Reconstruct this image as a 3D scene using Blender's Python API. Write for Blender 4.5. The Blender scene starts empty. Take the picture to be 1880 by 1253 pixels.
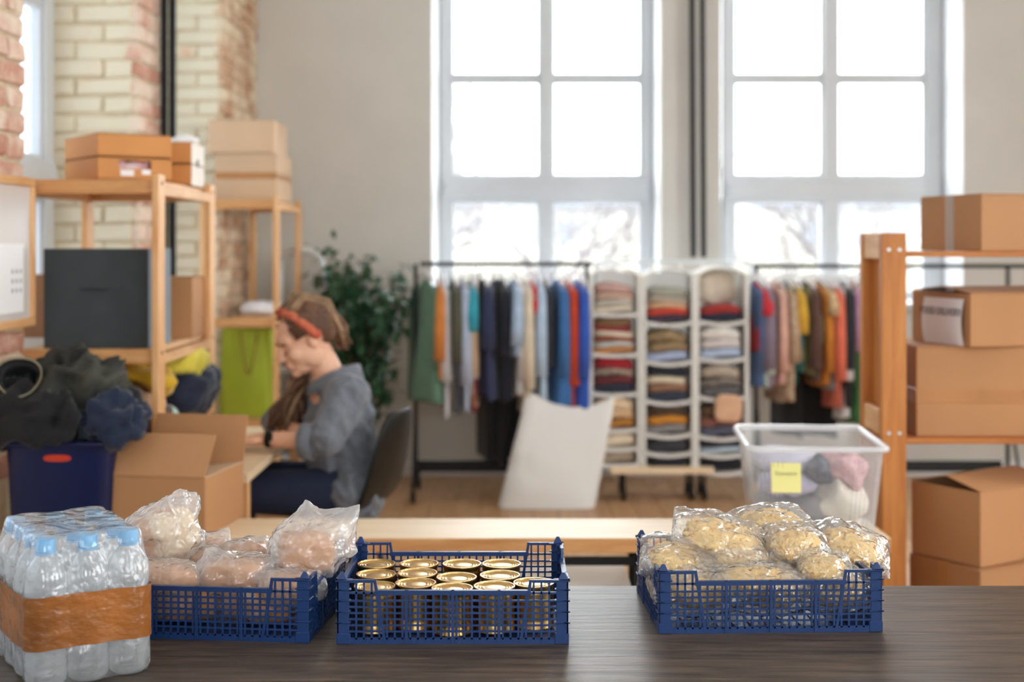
import bpy, bmesh, math, random
from mathutils import Vector, Matrix, Euler, noise

random.seed(7)
R = math.radians
SC = bpy.context.scene
COL = SC.collection
F, CZ = 2500.0, 1.43          # focal length in pixels of the 1880 px frame, camera height


def P(px, py, d):
    return Vector(((px - 940) / F * d, d, CZ - (py - 450) / F * d))


def XX(px, d):
    return (px - 940) / F * d


def ZZ(py, d):
    return CZ - (py - 450) / F * d


# ------------------------------------------------------------------ camera
cam_data = bpy.data.cameras.new('camera')
cam = bpy.data.objects.new('camera', cam_data)
COL.objects.link(cam)
cam.location = (0, 0, CZ)
cam.rotation_euler = (R(90), 0, 0)
cam_data.sensor_width = 36
cam_data.lens = F / 1880 * 36
cam_data.shift_y = -176.5 / 1880
cam_data.clip_start = 0.05
cam_data.clip_end = 500
cam_data.dof.use_dof = True
cam_data.dof.focus_distance = 2.46
cam_data.dof.aperture_fstop = 2.7
SC.camera = cam

# ------------------------------------------------------------------ sky (overcast) and exposure
SC.view_settings.view_transform = 'Standard'
SC.view_settings.look = 'None'
SC.view_settings.gamma = 1.0
SC.view_settings.use_curve_mapping = False
SC.view_settings.exposure = 2.05
world = bpy.data.worlds.new('overcast_sky')
SC.world = world
world.use_nodes = True
bg = world.node_tree.nodes['Background']
bg.inputs['Color'].default_value = (0.93, 0.975, 1.0, 1)
bg.inputs['Strength'].default_value = 2.6
SC.cycles.max_bounces = 10
SC.cycles.diffuse_bounces = 5
SC.cycles.glossy_bounces = 4
SC.cycles.transmission_bounces = 6
SC.cycles.transparent_max_bounces = 24
SC.cycles.caustics_reflective = False
SC.cycles.caustics_refractive = False
SC.cycles.sample_clamp_indirect = 6.0


def portal(name, loc, rot, sx, sy):
    l = bpy.data.lights.new(name, 'AREA')
    l.shape = 'RECTANGLE'
    l.size, l.size_y = sx, sy
    l.cycles.is_portal = True
    o = bpy.data.objects.new(name, l)
    o.location, o.rotation_euler = loc, rot
    COL.objects.link(o)


# ------------------------------------------------------------------ materials
def C(r, g, b):
    f = lambda c: (c / 255 / 12.92) if c <= 10 else ((c / 255 + .055) / 1.055) ** 2.4
    return (f(r), f(g), f(b), 1)


def node_mat(name):
    m = bpy.data.materials.new(name)
    m.use_nodes = True
    nt = m.node_tree
    return m, nt, nt.nodes['Principled BSDF'], nt.nodes['Material Output']


def N(nt, t, **kw):
    n = nt.nodes.new(t)
    for k, v in kw.items():
        setattr(n, k, v)
    return n


def mat(name, col, rough=.6, var=.08, scale=12, bump=0., bscale=60, metal=0., spec=.5, sheen=0., stretch=(1, 1, 1), col2=None, objrand=0.):
    m, nt, b, out = node_mat(name)
    tc = N(nt, 'ShaderNodeTexCoord')
    mp = N(nt, 'ShaderNodeMapping')
    mp.inputs['Scale'].default_value = stretch
    nt.links.new(tc.outputs['Object'], mp.inputs['Vector'])
    no = N(nt, 'ShaderNodeTexNoise')
    no.inputs['Scale'].default_value = scale
    no.inputs['Detail'].default_value = 4
    nt.links.new(mp.outputs[0], no.inputs['Vector'])
    cr = N(nt, 'ShaderNodeValToRGB')
    c = col
    d = col2 if col2 else tuple(max(0, x * (1 - var * 2)) for x in c[:3]) + (1,)
    e = c if col2 else tuple(min(1, x * (1 + var)) for x in c[:3]) + (1,)
    cr.color_ramp.elements[0].position = .3
    cr.color_ramp.elements[1].position = .7
    cr.color_ramp.elements[0].color = d
    cr.color_ramp.elements[1].color = e
    nt.links.new(no.outputs['Fac'], cr.inputs['Fac'])
    src = cr.outputs['Color']
    if objrand:
        oi = N(nt, 'ShaderNodeObjectInfo')
        hs = N(nt, 'ShaderNodeHueSaturation')
        mr = N(nt, 'ShaderNodeMapRange')
        mr.inputs['To Min'].default_value = 1 - objrand
        mr.inputs['To Max'].default_value = 1 + objrand
        nt.links.new(oi.outputs['Random'], mr.inputs['Value'])
        nt.links.new(mr.outputs[0], hs.inputs['Value'])
        nt.links.new(src, hs.inputs['Color'])
        src = hs.outputs['Color']
    nt.links.new(src, b.inputs['Base Color'])
    b.inputs['Roughness'].default_value = rough
    b.inputs['Metallic'].default_value = metal
    b.inputs['Specular IOR Level'].default_value = spec
    if sheen:
        b.inputs['Sheen Weight'].default_value = sheen
    if bump:
        n2 = N(nt, 'ShaderNodeTexNoise')
        n2.inputs['Scale'].default_value = bscale
        n2.inputs['Detail'].default_value = 3
        nt.links.new(mp.outputs[0], n2.inputs['Vector'])
        bp = N(nt, 'ShaderNodeBump')
        bp.inputs['Strength'].default_value = bump
        bp.inputs['Distance'].default_value = .01
        nt.links.new(n2.outputs['Fac'], bp.inputs['Height'])
        nt.links.new(bp.outputs[0], b.inputs['Normal'])
    return m


def wood(name, c1, c2, stretch, rough=.5, scale=6, bump=.08, spec=.4):
    m, nt, b, out = node_mat(name)
    tc = N(nt, 'ShaderNodeTexCoord')
    mp = N(nt, 'ShaderNodeMapping')
    mp.inputs['Scale'].default_value = stretch
    oi = N(nt, 'ShaderNodeObjectInfo')
    ad = N(nt, 'ShaderNodeVectorMath', operation='ADD')
    nt.links.new(tc.outputs['Object'], ad.inputs[0])
    nt.links.new(oi.outputs['Random'], ad.inputs[1])
    nt.links.new(ad.outputs[0], mp.inputs['Vector'])
    n1 = N(nt, 'ShaderNodeTexNoise')
    n1.inputs['Scale'].default_value = scale
    n1.inputs['Detail'].default_value = 6
    n1.inputs['Roughness'].default_value = .65
    n1.inputs['Distortion'].default_value = .6
    nt.links.new(mp.outputs[0], n1.inputs['Vector'])
    cr = N(nt, 'ShaderNodeValToRGB')
    cr.color_ramp.elements[0].position = .32
    cr.color_ramp.elements[1].position = .68
    cr.color_ramp.elements[0].color = c2
    cr.color_ramp.elements[1].color = c1
    nt.links.new(n1.outputs['Fac'], cr.inputs['Fac'])
    nt.links.new(cr.outputs['Color'], b.inputs['Base Color'])
    b.inputs['Roughness'].default_value = rough
    b.inputs['Specular IOR Level'].default_value = spec
    bp = N(nt, 'ShaderNodeBump')
    bp.inputs['Strength'].default_value = bump
    bp.inputs['Distance'].default_value = .004
    nt.links.new(n1.outputs['Fac'], bp.inputs['Height'])
    nt.links.new(bp.outputs[0], b.inputs['Normal'])
    return m


def film(name, col, opac, gl=.5, rough=.12, edge=.35, bscale=0, bump=.3, trans=.4):
    """thin plastic: clear film with some milky scatter and a Fresnel sheen"""
    m, nt, b, out = node_mat(name)
    nt.nodes.remove(b)
    tr = N(nt, 'ShaderNodeBsdfTransparent')
    tr.inputs['Color'].default_value = tuple(x if x < .6 else .75 + .25 * x for x in col[:3]) + (1,)
    di = N(nt, 'ShaderNodeBsdfDiffuse')
    di.inputs['Color'].default_value = col
    tl = N(nt, 'ShaderNodeBsdfTranslucent')
    tl.inputs['Color'].default_value = col
    mx = N(nt, 'ShaderNodeMixShader')
    mx.inputs['Fac'].default_value = trans
    nt.links.new(di.outputs[0], mx.inputs[1])
    nt.links.new(tl.outputs[0], mx.inputs[2])
    lw = N(nt, 'ShaderNodeLayerWeight')
    lw.inputs['Blend'].default_value = .3
    ma = N(nt, 'ShaderNodeMath', operation='MULTIPLY_ADD')
    ma.inputs[1].default_value = edge
    ma.inputs[2].default_value = opac
    ma.use_clamp = True
    nt.links.new(lw.outputs['Facing'], ma.inputs[0])
    m1 = N(nt, 'ShaderNodeMixShader')
    nt.links.new(ma.outputs[0], m1.inputs['Fac'])
    nt.links.new(tr.outputs[0], m1.inputs[1])
    nt.links.new(mx.outputs[0], m1.inputs[2])
    g = N(nt, 'ShaderNodeBsdfGlossy')
    g.inputs['Roughness'].default_value = rough
    fr = N(nt, 'ShaderNodeLayerWeight')
    fr.inputs['Blend'].default_value = .5
    pw = N(nt, 'ShaderNodeMath', operation='POWER')
    pw.inputs[1].default_value = 3.0
    nt.links.new(fr.outputs['Facing'], pw.inputs[0])
    mg = N(nt, 'ShaderNodeMath', operation='MULTIPLY_ADD')
    mg.inputs[1].default_value = .6 * gl
    mg.inputs[2].default_value = .05 * gl
    mg.use_clamp = True
    nt.links.new(pw.outputs[0], mg.inputs[0])
    m2 = N(nt, 'ShaderNodeMixShader')
    nt.links.new(mg.outputs[0], m2.inputs['Fac'])
    nt.links.new(m1.outputs[0], m2.inputs[1])
    nt.links.new(g.outputs[0], m2.inputs[2])
    nt.links.new(m2.outputs[0], out.inputs['Surface'])
    if bscale:
        tc = N(nt, 'ShaderNodeTexCoord')
        nd = N(nt, 'ShaderNodeTexNoise')
        nd.inputs['Scale'].default_value = bscale * .5
        nd.inputs['Detail'].default_value = 2
        nt.links.new(tc.outputs['Object'], nd.inputs['Vector'])
        vm = N(nt, 'ShaderNodeVectorMath', operation='SCALE')
        vm.inputs['Scale'].default_value = 1.6 / bscale
        nt.links.new(nd.outputs['Color'], vm.inputs[0])
        va = N(nt, 'ShaderNodeVectorMath', operation='ADD')
        nt.links.new(tc.outputs['Object'], va.inputs[0])
        nt.links.new(vm.outputs[0], va.inputs[1])
        vo = N(nt, 'ShaderNodeTexVoronoi')
        vo.inputs['Scale'].default_value = bscale
        vo.inputs['Detail'].default_value = 1.5
        nt.links.new(va.outputs[0], vo.inputs['Vector'])
        bp = N(nt, 'ShaderNodeBump')
        bp.inputs['Strength'].default_value = bump
        bp.inputs['Distance'].default_value = .012
        nt.links.new(vo.outputs['Distance'], bp.inputs['Height'])
        for n in (g, fr):
            nt.links.new(bp.outputs[0], n.inputs['Normal'])
    return m


def brick_mat(name, wash, base1, base2, washcol=C(236, 226, 200)):
    m, nt, b, out = node_mat(name)
    oi = N(nt, 'ShaderNodeObjectInfo')
    geo = N(nt, 'ShaderNodeNewGeometry')
    cr = N(nt, 'ShaderNodeValToRGB')
    cr.color_ramp.elements[0].color = base1
    cr.color_ramp.elements[1].color = base2
    nt.links.new(oi.outputs['Random'], cr.inputs['Fac'])
    no = N(nt, 'ShaderNodeTexNoise')
    no.inputs['Scale'].default_value = 5.5
    no.inputs['Detail'].default_value = 8
    no.inputs['Roughness'].default_value = .7
    nt.links.new(geo.outputs['Position'], no.inputs['Vector'])
    mr = N(nt, 'ShaderNodeMapRange')
    mr.inputs['From Min'].default_value = 1 - wash - .12
    mr.inputs['From Max'].default_value = 1 - wash + .06
    ad = N(nt, 'ShaderNodeMath', operation='MULTIPLY_ADD')
    ad.inputs[1].default_value = .16
    ms = N(nt, 'ShaderNodeMath', operation='SUBTRACT')
    ms.inputs[1].default_value = .08
    nt.links.new(oi.outputs['Random'], ad.inputs[0])
    nt.links.new(no.outputs['Fac'], ad.inputs[2])
    nt.links.new(ad.outputs[0], ms.inputs[0])
    nt.links.new(ms.outputs[0], mr.inputs['Value'])
    mx = N(nt, 'ShaderNodeMix', data_type='RGBA')
    nt.links.new(mr.outputs[0], mx.inputs['Factor'])
    nt.links.new(cr.outputs[0], mx.inputs['A'])
    mx.inputs['B'].default_value = washcol
    nt.links.new(mx.outputs['Result'], b.inputs['Base Color'])
    b.inputs['Roughness'].default_value = .9
    n2 = N(nt, 'ShaderNodeTexNoise')
    n2.inputs['Scale'].default_value = 45
    n2.inputs['Detail'].default_value = 4
    nt.links.new(geo.outputs['Position'], n2.inputs['Vector'])
    bp = N(nt, 'ShaderNodeBump')
    bp.inputs['Strength'].default_value = .5
    bp.inputs['Distance'].default_value = .01
    nt.links.new(n2.outputs['Fac'], bp.inputs['Height'])
    nt.links.new(bp.outputs[0], b.inputs['Normal'])
    return m


M = {}
M['wall'] = mat('wall_paint', C(208, 205, 198), .8, .02, 3, .06, 40)
M['wall_white'] = mat('white_plaster', C(222, 224, 226), .7, .02, 3, .05, 40)
M['ceil'] = mat('ceiling_paint', C(235, 232, 226), .8, .02, 2)
M['frame_white'] = mat('window_white_paint', C(202, 206, 210), .4, .02, 4)
M['glass'] = film('window_glass', (1, 1, 1, 1), .01, .35, .02, .03)
M['glass_side'] = film('side_window_glass', (.5, .52, .54, 1), .12, .35, .02, .03)
M['floor'] = wood('floor_oak', C(205, 165, 122), C(176, 132, 90), (4, .5, 4), .35, 5, .05)
M['floor_base'] = mat('floor_base', C(120, 90, 62), .8)
M['table'] = wood('dark_stained_wood', C(100, 84, 70), C(40, 33, 27), (.8, 11, 11), .40, 6, .3, .4)
M['bench'] = wood('pale_beech', C(245, 226, 195), C(226, 196, 156), (.7, 12, 12), .42, 5, .05)
M['pine'] = wood('pine', C(236, 190, 138), C(212, 154, 98), (7, 7, .8), .5, 5, .05)
M['pine_h'] = wood('pine_board', C(224, 172, 116), C(196, 134, 80), (.8, 8, 8), .5, 5, .05)
M['pine_y'] = wood('pine_slat', C(232, 188, 138), C(206, 152, 98), (8, .8, 8), .5, 5, .05)
M['honey'] = wood('honey_pine', C(206, 138, 72), C(172, 102, 46), (9, 9, .7), .45, 4, .06)
M['honey_h'] = wood('honey_pine_board', C(200, 130, 68), C(168, 98, 44), (.7, 9, 9), .45, 4, .06)
M['black_metal'] = mat('black_metal', C(20, 22, 24), .5, .05, 8, spec=.25)
M['black_plastic'] = mat('black_plastic', C(17, 19, 17), .45, .05, 8, spec=.25)
M['alu'] = mat('aluminium', C(214, 220, 222), .3, .04, 8, metal=.25)
M['card'] = mat('cardboard', C(184, 134, 90), .78, .05, 2.5, .05, 160, objrand=.06)
M['card_pale'] = mat('cardboard_pale', C(206, 174, 142), .78, .04, 2.5, .05, 160, objrand=.04)
M['card_shaded'] = mat('cardboard_shaded', C(160, 112, 76), .8, .05, 2.5, .05, 160)  # cardboard darkened: shade on the carton is put into its colour
M['card_orange'] = mat('fruit_carton', C(206, 142, 80), .7, .05, 2.5, .05, 160, objrand=.05)
M['card_white'] = mat('white_carton', C(236, 230, 220), .7, .03, 2.5)
M['tape'] = mat('parcel_tape', C(182, 128, 80), .28, .06, 8)
M['tape_clear'] = film('clear_tape', (1, 1, 1, 1), .3, .9, .12, .2)
M['paper'] = mat('white_paper', C(240, 240, 242), .8, .01, 3)
M['ink'] = mat('black_ink', C(60, 60, 66), .7, .02, 5)
M['pencil'] = mat('pencil_line', C(150, 150, 110), .8, .02, 5)
M['sticky'] = mat('yellow_sticky_note', C(246, 240, 158), .8, .02, 5)
M['crate'] = mat('blue_crate_plastic', C(17, 51, 102), .36, .03, 10, spec=.5)
M['gold'] = mat('gold_tin', C(222, 184, 122), .28, .05, 20, metal=1.)
M['gold_body'] = mat('gold_tin_body', C(196, 158, 100), .3, .06, 20, metal=1.)
M['bread'] = mat('bread_crust', C(206, 146, 92), .75, .12, 9, .2, 40)
M['crumb'] = mat('bread_crumb', C(240, 214, 178), .85, .05, 30, .3, 80)
M['film_bread'] = film('bread_bag_film', (1, .99, .99, 1), .28, 1.7, .17, .5, 34, .55, .55)
M['film_pasta'] = film('pasta_bag_film', (1, .99, .97, 1), .08, 2.2, .15, .3, 34, .5, .35)
M['pasta'] = mat('pasta', C(244, 204, 128), .55, .06, 30)
M['water_pet'] = film('water_bottle_pet', (.97, .99, 1, 1), .24, 1.5, .12, .4, 0, .3, .6)
M['wrap'] = film('shrink_wrap', (.97, .985, 1, 1), .15, 1.3, .16, .3, 24, .5, .45)
M['cap'] = mat('blue_cap', C(96, 176, 226), .35, .03, 10)
M['brown_tape'] = mat('brown_packing_tape', C(152, 92, 42), .24, .24, 9, .6, 20, stretch=(1, 1, 1.6))
M['tote'] = film('clear_tote_plastic', (.93, .96, .99, 1), .16, .9, .2, .3, 0, .3, .5)
M['tote_rim'] = film('clear_tote_rim', (.95, .97, 1, 1), .5, .9, .2, .25, 0, .3, .4)
M['bin'] = film('blue_bin_plastic', C(36, 46, 98), .72, .8, .2, .3, 0, .3, .3)
M['bagwhite'] = film('white_bag_plastic', (1, .995, .97, 1), .88, .4, .4, .12, 0, .3, .2)
M['org'] = film('white_fabric', (.95, .94, .91, 1), .97, .1, .5, .03, 0, .3, .25)
M['grey_felt'] = mat('charcoal_storage_fabric', C(64, 70, 74), .9, .05, 12, .1, 200)
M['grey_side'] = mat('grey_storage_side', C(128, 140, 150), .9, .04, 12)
M['skin'] = mat('skin', C(230, 178, 148), .5, .04, 14, .04, 200)
M['lips'] = mat('lips', C(200, 124, 112), .45, .03, 20)
M['brow'] = mat('brown_brow', C(96, 68, 52), .8, .05, 30)
M['hair'] = mat('brown_dreadlocks', C(110, 78, 58), .75, .22, 30, .4, 60, stretch=(1, 1, .25), objrand=.0)
M['hair_light'] = mat('ash_dreadlocks', C(158, 128, 98), .75, .2, 26, .4, 60)
M['shirt'] = mat('grey_denim_shirt', C(112, 118, 128), .85, .07, 40, .12, 300, sheen=.2)
M['jeans'] = mat('navy_jeans', C(30, 40, 66), .85, .06, 40, .1, 300)
M['shoe'] = mat('black_shoe', C(30, 30, 30), .6)
M['green_bag'] = mat('lime_green_bag', C(172, 188, 44), .55, .06, 4, .05, 40)
M['leaf'] = mat('ficus_leaf', C(50, 92, 60), .35, .25, 9, spec=.5)
M['bark'] = mat('bark', C(112, 92, 72), .85, .1, 20)
M['pot'] = mat('terracotta_pot', C(170, 104, 74), .8, .05, 8)
M['soil'] = mat('soil', C(60, 46, 36), .9, .2, 30)
M['brick_a'] = brick_mat('brick_pink_wash', .46, C(188, 134, 112), C(214, 172, 152), C(226, 208, 190))
M['brick_b'] = brick_mat('brick_cream_wash', .66, C(222, 166, 132), C(226, 196, 166), C(222, 212, 188))
M['brick_c'] = brick_mat('brick_brown', .48, C(176, 130, 98), C(206, 166, 132), C(222, 204, 176))
M['mortar'] = mat('lime_mortar', C(206, 190, 160), .95, .08, 20, .5, 60)
M['far_building'] = mat('pale_facade', C(134, 133, 131), .9, .03, .4)
M['far_glass'] = mat('facade_window', C(100, 106, 116), .4, .03, 2)
M['far_ground'] = mat('winter_ground', C(118, 116, 108), .95, .1, .3)
M['far_tree'] = mat('bare_branches', C(98, 94, 96), .9, .1, 3)
M['far_shrub'] = mat('winter_shrub', C(132, 129, 120), .95, .08, 1.2)

_cl = {}


def cloth(r, g, b, pattern=None):
    k = (r, g, b, pattern)
    if k not in _cl:
        if pattern:
            _cl[k] = mat('cloth_%d_%d_%d_print' % (r, g, b), C(r, g, b), .9, .1, pattern[3], .1, 120, col2=C(*pattern[:3]))
        else:
            _cl[k] = mat('cloth_%d_%d_%d' % (r, g, b), C(r, g, b), .9, .07, 14, .12, 90, sheen=.15)
    return _cl[k]


# ------------------------------------------------------------------ mesh building
class MB:
    def __init__(s):
        s.v, s.f = [], []

    def add(s, vs, fs):
        o = len(s.v)
        s.v += [tuple(v) for v in vs]
        s.f += [tuple(i + o for i in f) for f in fs]
        return s

    def box(s, c, size, rot=None):
        hx, hy, hz = size[0] / 2, size[1] / 2, size[2] / 2
        vs = [Vector((x * hx, y * hy, z * hz)) for z in (-1, 1) for y in (-1, 1) for x in (-1, 1)]
        if rot is not None:
            vs = [rot @ v for v in vs]
        c = Vector(c)
        return s.add([v + c for v in vs], [(0, 2, 3, 1), (4, 5, 7, 6), (0, 1, 5, 4), (2, 6, 7, 3), (0, 4, 6, 2), (1, 3, 7, 5)])

    def bb(s, x0, x1, y0, y1, z0, z1):
        return s.box(((x0 + x1) / 2, (y0 + y1) / 2, (z0 + z1) / 2), (abs(x1 - x0), abs(y1 - y0), abs(z1 - z0)))

    def bar(s, a, b, w, h, up=(0, 0, 1)):
        a, b = Vector(a), Vector(b)
        d = (b - a)
        L = d.length
        y = d.normalized()
        x = y.cross(Vector(up))
        if x.length < 1e-4:
            x = y.cross(Vector((1, 0, 0)))
        x.normalize()
        z = x.cross(y)
        m = Matrix((x, y, z)).transposed()
        return s.box((a + b) / 2, (w, L, h), m)

    def tube(s, pts, r, n=8, caps=True):
        pts = [Vector(p) for p in pts]
        k = len(pts)
        rs = r if isinstance(r, (list, tuple)) else [r] * k
        t0 = (pts[1] - pts[0]).normalized()
        u = t0.cross(Vector((0, 0, 1)))
        if u.length < 1e-3:
            u = t0.cross(Vector((1, 0, 0)))
        u.normalize()
        rings = []
        for i in range(k):
            t = (pts[min(i + 1, k - 1)] - pts[max(i - 1, 0)]).normalized()
            u = (u - t * u.dot(t))
            if u.length < 1e-6:
                u = t.orthogonal()
            u.normalize()
            w = t.cross(u)
            rings.append([pts[i] + (u * math.cos(a) + w * math.sin(a)) * rs[i] for a in [2 * math.pi * j / n for j in range(n)]])
        return s.loft(rings, caps, caps)

    def loft(s, rings, cap0=True, cap1=True, closed=True):
        n = len(rings[0])
        vs = [v for r in rings for v in r]
        fs = []
        m = n if closed else n - 1
        for i in range(len(rings) - 1):
            for j in range(m):
                a, b = i * n + j, i * n + (j + 1) % n
                fs.append((a, b, b + n, a + n))
        if cap0:
            fs.append(tuple(range(n - 1, -1, -1)))
        if cap1:
            o = (len(rings) - 1) * n
            fs.append(tuple(o + j for j in range(n)))
        return s.add(vs, fs)

    def lathe(s, prof, n=24, c=(0, 0, 0), cap0=True, cap1=True):
        rings = [[(c[0] + r * math.cos(2 * math.pi * j / n), c[1] + r * math.sin(2 * math.pi * j / n), c[2] + z) for j in range(n)] for r, z in prof]
        return s.loft(rings, cap0, cap1)

    def ell(s, c, r, nu=16, nv=10, rot=None, e=1.0):
        c = Vector(c)
        pw = lambda x: math.copysign(abs(x) ** e, x)
        rings = []
        for i in range(1, nv):
            th = -math.pi / 2 + math.pi * i / nv
            ring = []
            for j in range(nu):
                ph = 2 * math.pi * j / nu
                v = Vector((r[0] * pw(math.cos(th)) * pw(math.cos(ph)), r[1] * pw(math.cos(th)) * pw(math.sin(ph)), r[2] * pw(math.sin(th))))
                ring.append(c + (rot @ v if rot is not None else v))
            rings.append(ring)
        o = len(s.v)
        s.loft(rings, False, False)
        t = [Vector((0, 0, -r[2])), Vector((0, 0, r[2]))]
        t = [c + (rot @ v if rot is not None else v) for v in t]
        b = len(s.v)
        s.v += [tuple(t[0]), tuple(t[1])]
        last = o + (nv - 2) * nu
        for j in range(nu):
            s.f.append((b, o + (j + 1) % nu, o + j))
            s.f.append((b + 1, last + j, last + (j + 1) % nu))
        return s

    def cap(s, a, b, ra, rb, n=12):
        """tapered capsule"""
        a, b = Vector(a), Vector(b)
        d = (b - a).normalized()
        pts, rs = [], []
        for k in range(4):
            t = math.pi / 2 * (k + .35) / 4
            pts.append(a - d * ra * math.cos(t)); rs.append(ra * math.sin(t))
        pts.append(a); rs.append(ra)
        pts.append(b); rs.append(rb)
        for k in range(3, -1, -1):
            t = math.pi / 2 * (k + .35) / 4
            pts.append(b + d * rb * math.cos(t)); rs.append(rb * math.sin(t))
        return s.tube(pts, rs, n)

    def move(s, fn):
        s.v = [tuple(fn(Vector(v))) for v in s.v]
        return s

    def mesh(s, name, smooth=False, bevel=0., seg=2, angle=None):
        me = bpy.data.meshes.new(name)
        me.from_pydata(s.v, [], s.f)
        bm = bmesh.new()
        bm.from_mesh(me)
        if bevel:
            bmesh.ops.bevel(bm, geom=[e for e in bm.edges if e.is_manifold and e.calc_face_angle(0) > .5], offset=bevel, segments=seg, affect='EDGES', profile=.6, clamp_overlap=True)
        bmesh.ops.recalc_face_normals(bm, faces=bm.faces)
        bm.to_mesh(me)
        bm.free()
        if smooth:
            me.polygons.foreach_set('use_smooth', [True] * len(me.polygons))
            if angle:
                me.set_sharp_from_angle(angle=R(angle))
        return me

    def build(s, name, m, parent=None, smooth=False, bevel=0., seg=2, angle=None, world=False):
        return obj(name, s.mesh(name, smooth, bevel, seg, angle), m, parent, world)


def obj(name, me, m, parent=None, world=False):
    if m is not None and not me.materials:
        me.materials.append(M[m] if isinstance(m, str) else m)
    o = bpy.data.objects.new(name, me)
    COL.objects.link(o)
    if parent is not None:
        o.parent = parent
        if world:
            p = parent
            mw = p.matrix_basis.copy()
            while p.parent:
                p = p.parent
                mw = p.matrix_basis @ mw
            o.matrix_parent_inverse = mw.inverted()
    return o


def tag(o, label=None, cat=None, group=None, kind=None):
    if label: o['label'] = label
    if cat: o['category'] = cat
    if group: o['group'] = group
    if kind: o['kind'] = kind
    return o


def thing(name, label, cat, loc=(0, 0, 0), rz=0, group=None, kind=None):
    o = bpy.data.objects.new(name, None)
    COL.objects.link(o)
    o.empty_display_size = .05
    o.location = loc
    o.rotation_euler = (0, 0, rz)
    return tag(o, label, cat, group, kind)


def nest(child, part):
    """make a piece a sub-part of a part (both already in the same thing)"""
    child.parent = part
    child.matrix_parent_inverse = Matrix.Identity(4)
    return child


def copy_tree(o, parent=None):
    c = o.copy()
    COL.objects.link(c)
    c.parent = parent
    for ch in list(o.children):
        copy_tree(ch, c)
    return c


def fbm(v, s, seed=0):
    return noise.fractal(Vector(v) * s + Vector((seed * 13.7, seed * 5.1, seed * 9.3)), 1.0, 2.0, 3)


def blob_mb(r, seed=0, amp=.15, freq=8, e=.75, nu=44, nv=26, ridge=True, rot=None, c=(0, 0, 0)):
    """a crumpled soft bundle: a superellipsoid pushed about by folded noise"""
    b = MB().ell((0, 0, 0), r, nu, nv, None, e)
    mr = min(r)

    def f(v):
        d = Vector((v.x / r[0], v.y / r[1], v.z / r[2]))
        L = d.length or 1
        k = fbm(v, freq, seed)
        if ridge:
            k = .5 - abs(k) * 1.6 + .4 * fbm(v, freq * 2.3, seed + 3)
        nd = Vector((d.x / r[0], d.y / r[1], d.z / r[2])).normalized()
        w = v + nd * (k * amp * mr)
        return (rot @ w if rot is not None else w) + Vector(c)
    return b.move(f)


def text_mesh(body, size, m, name):
    cu = bpy.data.curves.new(name, 'FONT')
    cu.body = body
    cu.size = size
    cu.align_x = 'CENTER'
    cu.align_y = 'CENTER'
    cu.extrude = .0003
    t = bpy.data.objects.new(name, cu)
    COL.objects.link(t)
    bpy.context.view_layer.update()
    me = bpy.data.meshes.new_from_object(t.evaluated_get(bpy.context.evaluated_depsgraph_get()))
    bpy.data.objects.remove(t)
    me.materials.clear()
    me.materials.append(M[m])
    return me

# ------------------------------------------------------------------ daylight portals at the openings
YB, XL, XR, YR, ZC = 8.43, -1.57, 4.7, -4.2, 3.75      # back wall, left wall, right wall, rear wall, ceiling
FW = 8.78                                              # plane of the back windows
portal('portal_back_window', (.22, 8.95, 2.2), (R(-90), 0, 0), 1.5, 2.4)
portal('portal_back_window_right', (2.06, 8.95, 2.2), (R(-90), 0, 0), 1.5, 2.4)
for yy in (-2.6, -.6, 1.4, 3.05, 5.06, 6.76):
    portal('portal_left_window', (-2.12, yy, 2.1), (0, R(-90), 0), 2.4, 1.5)
for yy in (-1.6, 1.6, 4.6):  # light enters by openings added out of view on the right
    portal('portal_added_right_opening', (4.95, yy, 2.1), (0, R(90), 0), 2.4, 1.5)
for xx_ in (.1, 2.9):  # front fill through the unseen rear wall openings
    portal('portal_rear_fill', (xx_, -4.5, 2.2), (R(90), 0, 0), 1.2, 2.2)

# ------------------------------------------------------------------ room shell
fl = MB().bb(XL - .5, XR + .2, YR - .2, YB + .2, -.2, -.006).build('floor', 'floor_base')
tag(fl, 'warm oak plank floor of the storeroom', None, None, 'structure')
plank_me = MB().bb(-.0685, .0685, -.995, .995, -.018, 0).mesh('plank', bevel=.002, seg=1)
plank_me.materials.append(M['floor'])
ix = 0
xx = XL + .07
while xx < XR:
    y0 = 1.2 + (ix % 3) * .7
    while y0 < YB:
        yc = y0 + 1.0
        sy = 1.0
        if yc + 1 > YB:
            sy = (YB - y0) / 2.0
            yc = y0 + sy
        if sy > .05:
            o = obj('plank', plank_me, None, fl)
            o.location = (xx, yc, 0)
            o.scale = (1, sy, 1)
        y0 += 2.0
    xx += .14
    ix += 1
tag(MB().bb(XL - .5, XR + .2, YR - .2, YB + .5, ZC, ZC + .2).build('ceiling', 'ceil'), 'off white ceiling', None, None, 'structure')

# back wall with two window openings
W1 = (XX(793, YB), XX(1213, YB))
W2 = (XX(1323, YB), XX(1768, YB))
ZS, ZT = 1.06, 3.36
b = MB()
b.bb(XL - .5, W1[0], YB, YB + .42, 0, ZC)
b.bb(W1[1], W2[0], YB, YB + .42, 0, ZC)
b.bb(W2[1], XR, YB, YB + .42, 0, ZC)
for w in (W1, W2):
    b.bb(w[0], w[1], YB, YB + .42, 0, ZS)
    b.bb(w[0], w[1], YB, YB + .42, ZT, ZC)
tag(b.build('wall_back', 'wall'), 'beige back wall between and around the tall windows', None, None, 'structure')
tag(MB().bb(XL, XR, YB - .02, YB, 0, .09).build('baseboard_back', 'wall_white', bevel=.004), 'low white baseboard along the back wall', None, None, 'structure')
b = MB().bb(XR, XR + .2, YR, YB + .4, 0, .9).bb(XR, XR + .2, YR, YB + .4, 3.3, ZC)
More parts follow.
